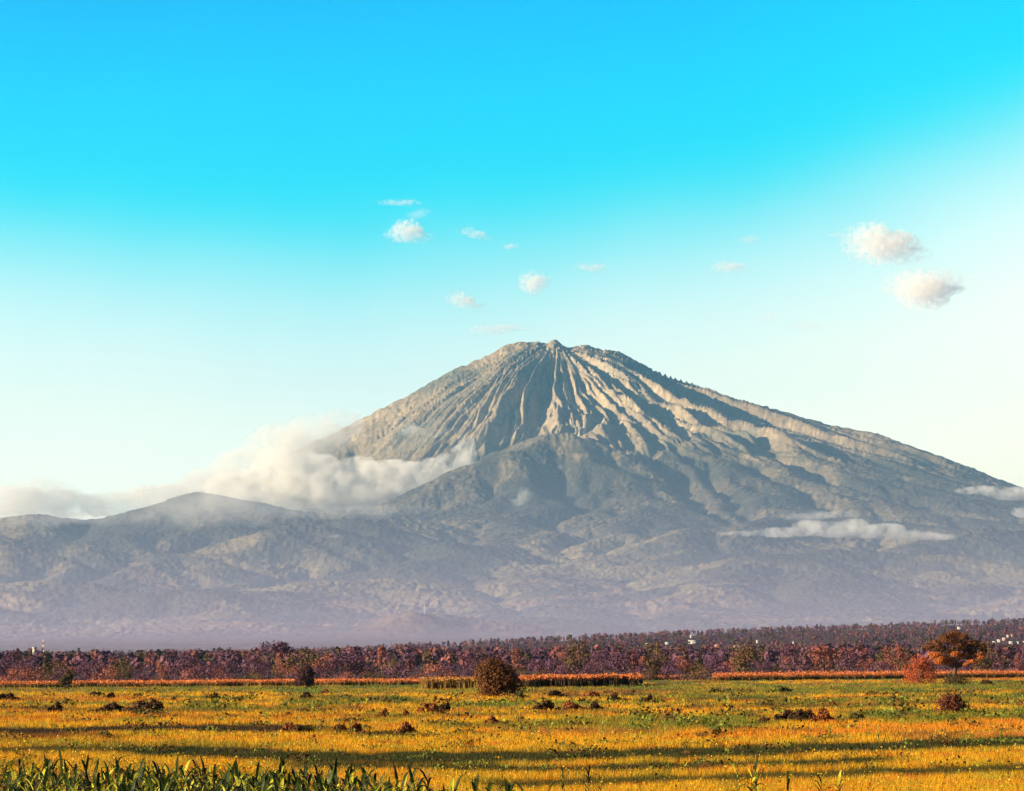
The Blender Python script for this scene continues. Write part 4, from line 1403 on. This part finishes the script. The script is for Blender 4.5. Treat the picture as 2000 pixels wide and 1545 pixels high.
def cloud(label, lobes, d, mat, depth=1.0, rough=.35, seed=0):
    grow = 1.4 if d >= DS else 1.15
    """lobes: x, y, rx, ry in photo pixels at distance d"""
    S = d / FPX
    c = at(np.mean([l[0] for l in lobes]), np.mean([l[1] for l in lobes]), d)
    me = bpy.data.meshes.new("cloud")
    import bmesh
    bm = bmesh.new()
    big = max(max(l[2], l[3]) for l in lobes) * S
    small = min(min(l[2], l[3]) for l in lobes) * S
    rg_ = np.random.default_rng(seed)
    for l in lobes:
        p = at(l[0], l[1], d) - c
        off = (l[4] if len(l) > 4 else 0) * S
        ret = bmesh.ops.create_icosphere(bm, subdivisions=3, radius=1.0)
        dy = max(l[3] * 1.1, min(l[2], l[3] * 2.5)) * depth
        for v in ret['verts']:
            v.co = Vector((v.co.x * l[2] * S * grow + p[0], v.co.y * dy * S + off, v.co.z * l[3] * S * grow + p[2]))
    bm.to_mesh(me); bm.free()
    o = bpy.data.objects.new("cloud", me)
    COL.objects.link(o)
    md = o.modifiers.new("r", 'REMESH'); md.mode = 'VOXEL'; md.voxel_size = max(small * .22, big * .035)
    dg = bpy.context.evaluated_depsgraph_get()
    new = bpy.data.meshes.new_from_object(o.evaluated_get(dg))
    o.modifiers.clear()
    o.data = new
    n = len(new.vertices)
    cov = np.empty(n * 3, dtype=np.float32); new.vertices.foreach_get("co", cov); cov = cov.reshape(-1, 3)
    nor = np.empty(n * 3, dtype=np.float32); new.vertices.foreach_get("normal", nor); nor = nor.reshape(-1, 3)
    w_ = small * 1.1
    nz = fbm(cov[:, 0] / w_ + seed, cov[:, 2] / w_ + cov[:, 1] / w_ * .7, 3, 200 + seed)
    cov = cov + nor * (small * rough * nz)[:, None]
    new.vertices.foreach_set("co", cov.astype(np.float32).ravel())
    new.polygons.foreach_set("use_smooth", np.ones(len(new.polygons), dtype=bool))
    new.materials.clear(); new.materials.append(mat)
    new.update()
    o.location = c
    return tag(o, label, "cloud")


CW = (1.0, .98, .925)
c_thin = cloud_mat("cloud_thin", CW, .0070, .013, .41, .80)
c_puff = cloud_mat("cloud_puff", CW, .0110, .013, .41, .78)
c_strip = cloud_mat("cloud_strip", CW, .0100, .010, .42, .70, soft=False)
c_bank = cloud_mat("cloud_bank", CW, .0095, .007, .41, .64, soft=False)
c_low = cloud_mat("cloud_low", CW, .0048, .0045, .38, .66, soft=False)
c_veil = cloud_mat("cloud_veil", CW, .0022, .006, .36, .76)
DS = 42000.0
cloud("small dome-shaped cloud with a tail, highest puff over the summit's left", [(795, 450, 24, 18), (775, 462, 22, 10), (820, 466, 24, 9), (798, 436, 12, 9)], DS, c_puff, 1, seed=1)
cloud("thin streak of cloud above the dome-shaped cloud", [(775, 395, 34, 5), (800, 398, 24, 4)], DS, c_thin, seed=2)
cloud("faint wisp between the streak and the dome-shaped cloud", [(812, 420, 16, 6), (828, 412, 14, 5)], DS, c_veil, seed=3)
cloud("little slanting cloud right of the dome-shaped cloud", [(908, 449, 14, 7), (930, 458, 14, 6), (952, 466, 14, 5)], DS, c_thin, seed=4)
cloud("tiny scrap of cloud at the end of the slanting one", [(996, 481, 14, 5)], DS, c_thin, seed=5)
cloud("squarish cream cloud straight above the summit's left shoulder", [(1042, 550, 24, 16), (1025, 542, 14, 10), (1058, 542, 14, 10), (1044, 566, 16, 9)], DS, c_puff, seed=6)
cloud("flat pale cloud right of the squarish cloud", [(1150, 520, 26, 6), (1170, 526, 18, 6)], DS, c_thin, seed=7)
cloud("bright cloud left of the squarish one, trailing a grey tail", [(888, 580, 18, 12), (904, 590, 18, 9), (938, 600, 20, 6)], DS, c_puff, seed=8)
cloud("long thin peach streak just above the summit's left", [(990, 638, 52, 6), (945, 648, 40, 6)], DS, c_thin, seed=9)
cloud("large two-humped white cloud high on the right", [(1684, 474, 34, 32), (1702, 458, 26, 24), (1728, 494, 44, 20), (1758, 482, 32, 24), (1782, 500, 32, 15)], DS, c_puff, seed=10)
cloud("ragged cream cloud below the two-humped one", [(1790, 550, 52, 20), (1842, 540, 46, 13), (1804, 578, 40, 24), (1764, 562, 32, 18), (1850, 560, 30, 12)], DS, c_puff, seed=11)
cloud("tiny scrap left of the two-humped cloud", [(1632, 458, 16, 5)], DS, c_veil, seed=12)
cloud("small flat peach cloud in the pale sky right of the summit", [(1420, 521, 28, 9), (1435, 524, 22, 8)], DS, c_thin, seed=13)
cloud("faint slanting wisp above the small flat peach cloud", [(1464, 467, 18, 7)], DS, c_veil, seed=14)
cloud("faint grey smudge low in the sky right of the summit, left one", [(1500, 619, 22, 7)], DS, c_veil, seed=15)
cloud("faint grey smudge low in the sky right of the summit, right one", [(1568, 636, 34, 7)], DS, c_veil, seed=16)

# on the mountain
cloud("thick cream cloud bank lying against the mountain's left flank",
      [(500, 965, 70, 36), (570, 945, 76, 52), (640, 950, 80, 46), (720, 948, 80, 44), (790, 945, 70, 38), (850, 928, 56, 30), (890, 908, 40, 24), (912, 872, 16, 22), (903, 890, 26, 20), (560, 912, 64, 36), (620, 915, 50, 26), (460, 955, 56, 36), (700, 915, 40, 22), (770, 916, 36, 18)],
      24900, c_bank, 1.0, seed=20)
cloud("veil of pale cloud rising left of the mountain's shoulder", [(560, 880, 80, 50), (620, 850, 60, 40), (500, 920, 80, 44), (430, 945, 70, 34), (660, 830, 44, 26)], 26500, c_low, 1.0, seed=21)
cloud("small bright puff on the left flank above the cloud bank", [(795, 838, 24, 12), (812, 845, 26, 9)], 27500, c_thin, seed=22)
cloud("thin strip of cloud right of the bright puff on the left flank", [(850, 845, 34, 7), (880, 842, 24, 7)], 27300, c_veil, seed=23)
cloud("low cloud along the left horizon behind the hills", [(30, 985, 80, 32), (120, 985, 70, 26), (220, 985, 80, 22), (320, 970, 80, 22), (400, 955, 60, 22)], 30000, c_low, 1.2, seed=24)
cloud("grey-blue humped cloud at the left edge above the low cloud", [(60, 955, 60, 26), (110, 960, 44, 20), (20, 960, 40, 24)], 30000, c_veil, 1.2, seed=25)
cloud("long flat cloud strip across the forest on the right flank", [(1455, 1042, 46, 5), (1530, 1040, 60, 9), (1585, 1028, 34, 11), (1630, 1034, 60, 14), (1668, 1022, 24, 9), (1700, 1038, 60, 12), (1735, 1032, 30, 9), (1770, 1046, 60, 9), (1835, 1049, 30, 6)], 17500, c_strip, 1.5, rough=.9, seed=26)
cloud("thin upper tongue of cloud above the long flat strip", [(1590, 1006, 40, 8), (1650, 1004, 44, 6), (1540, 1014, 36, 7)], 18500, c_thin, 1.5, rough=.9, seed=27)
cloud("pale cloud on the right flank cut by the right edge", [(1930, 958, 60, 8), (1980, 964, 50, 12), (2030, 966, 40, 14)], 24000, c_strip, 1.2, seed=28)
cloud("little white cloud tip at the right edge below the pale one", [(2000, 1000, 22, 11), (2030, 998, 30, 16)], 22000, c_strip, 1.2, seed=29)
cloud("small slanting puff of mist on the dark fore-ridge", [(1025, 965, 14, 14), (1008, 985, 16, 10), (1035, 955, 8, 9)], 23000, c_thin, 1.2, seed=30)
cloud("thin veil of mist over the small hill left of the cloud bank", [(405, 984, 110, 40), (480, 996, 110, 30), (330, 1002, 100, 28)], 19200, c_veil, 1.2, seed=32)
cloud("thin ragged lower fringe of the cloud bank spilling over the hills", [(560, 998, 70, 13), (640, 1000, 70, 13), (720, 1000, 70, 13), (790, 994, 50, 11)], 19900, c_veil, 1.2, rough=.8, seed=33)
cloud("pale veil of mist along the left skyline of the hills", [(250, 1014, 90, 14), (140, 1006, 90, 15), (30, 1018, 90, 17)], 19700, c_veil, 1.2, rough=.8, seed=34)
cloud("tiny white mist patch in the valley below the cloud bank", [(655, 1047, 18, 4)], 17600, c_thin, 1.2, seed=31)

# ---------------------------------------------------------------- render settings
C.view_settings.view_transform = 'Standard'
C.view_settings.look = 'None'
C.view_settings.exposure = EXPOSURE
C.view_settings.gamma = 1.0
cy = C.cycles
cy.max_bounces = 32
cy.diffuse_bounces = 2
cy.glossy_bounces = 1
cy.transmission_bounces = 2
cy.transparent_max_bounces = 24
cy.volume_bounces = 32
cy.use_denoising = True
cy.denoising_prefilter = 'ACCURATE'
cy.use_adaptive_sampling = False
cy.sampling_pattern = 'BLUE_NOISE'
cy.adaptive_threshold = 0.02
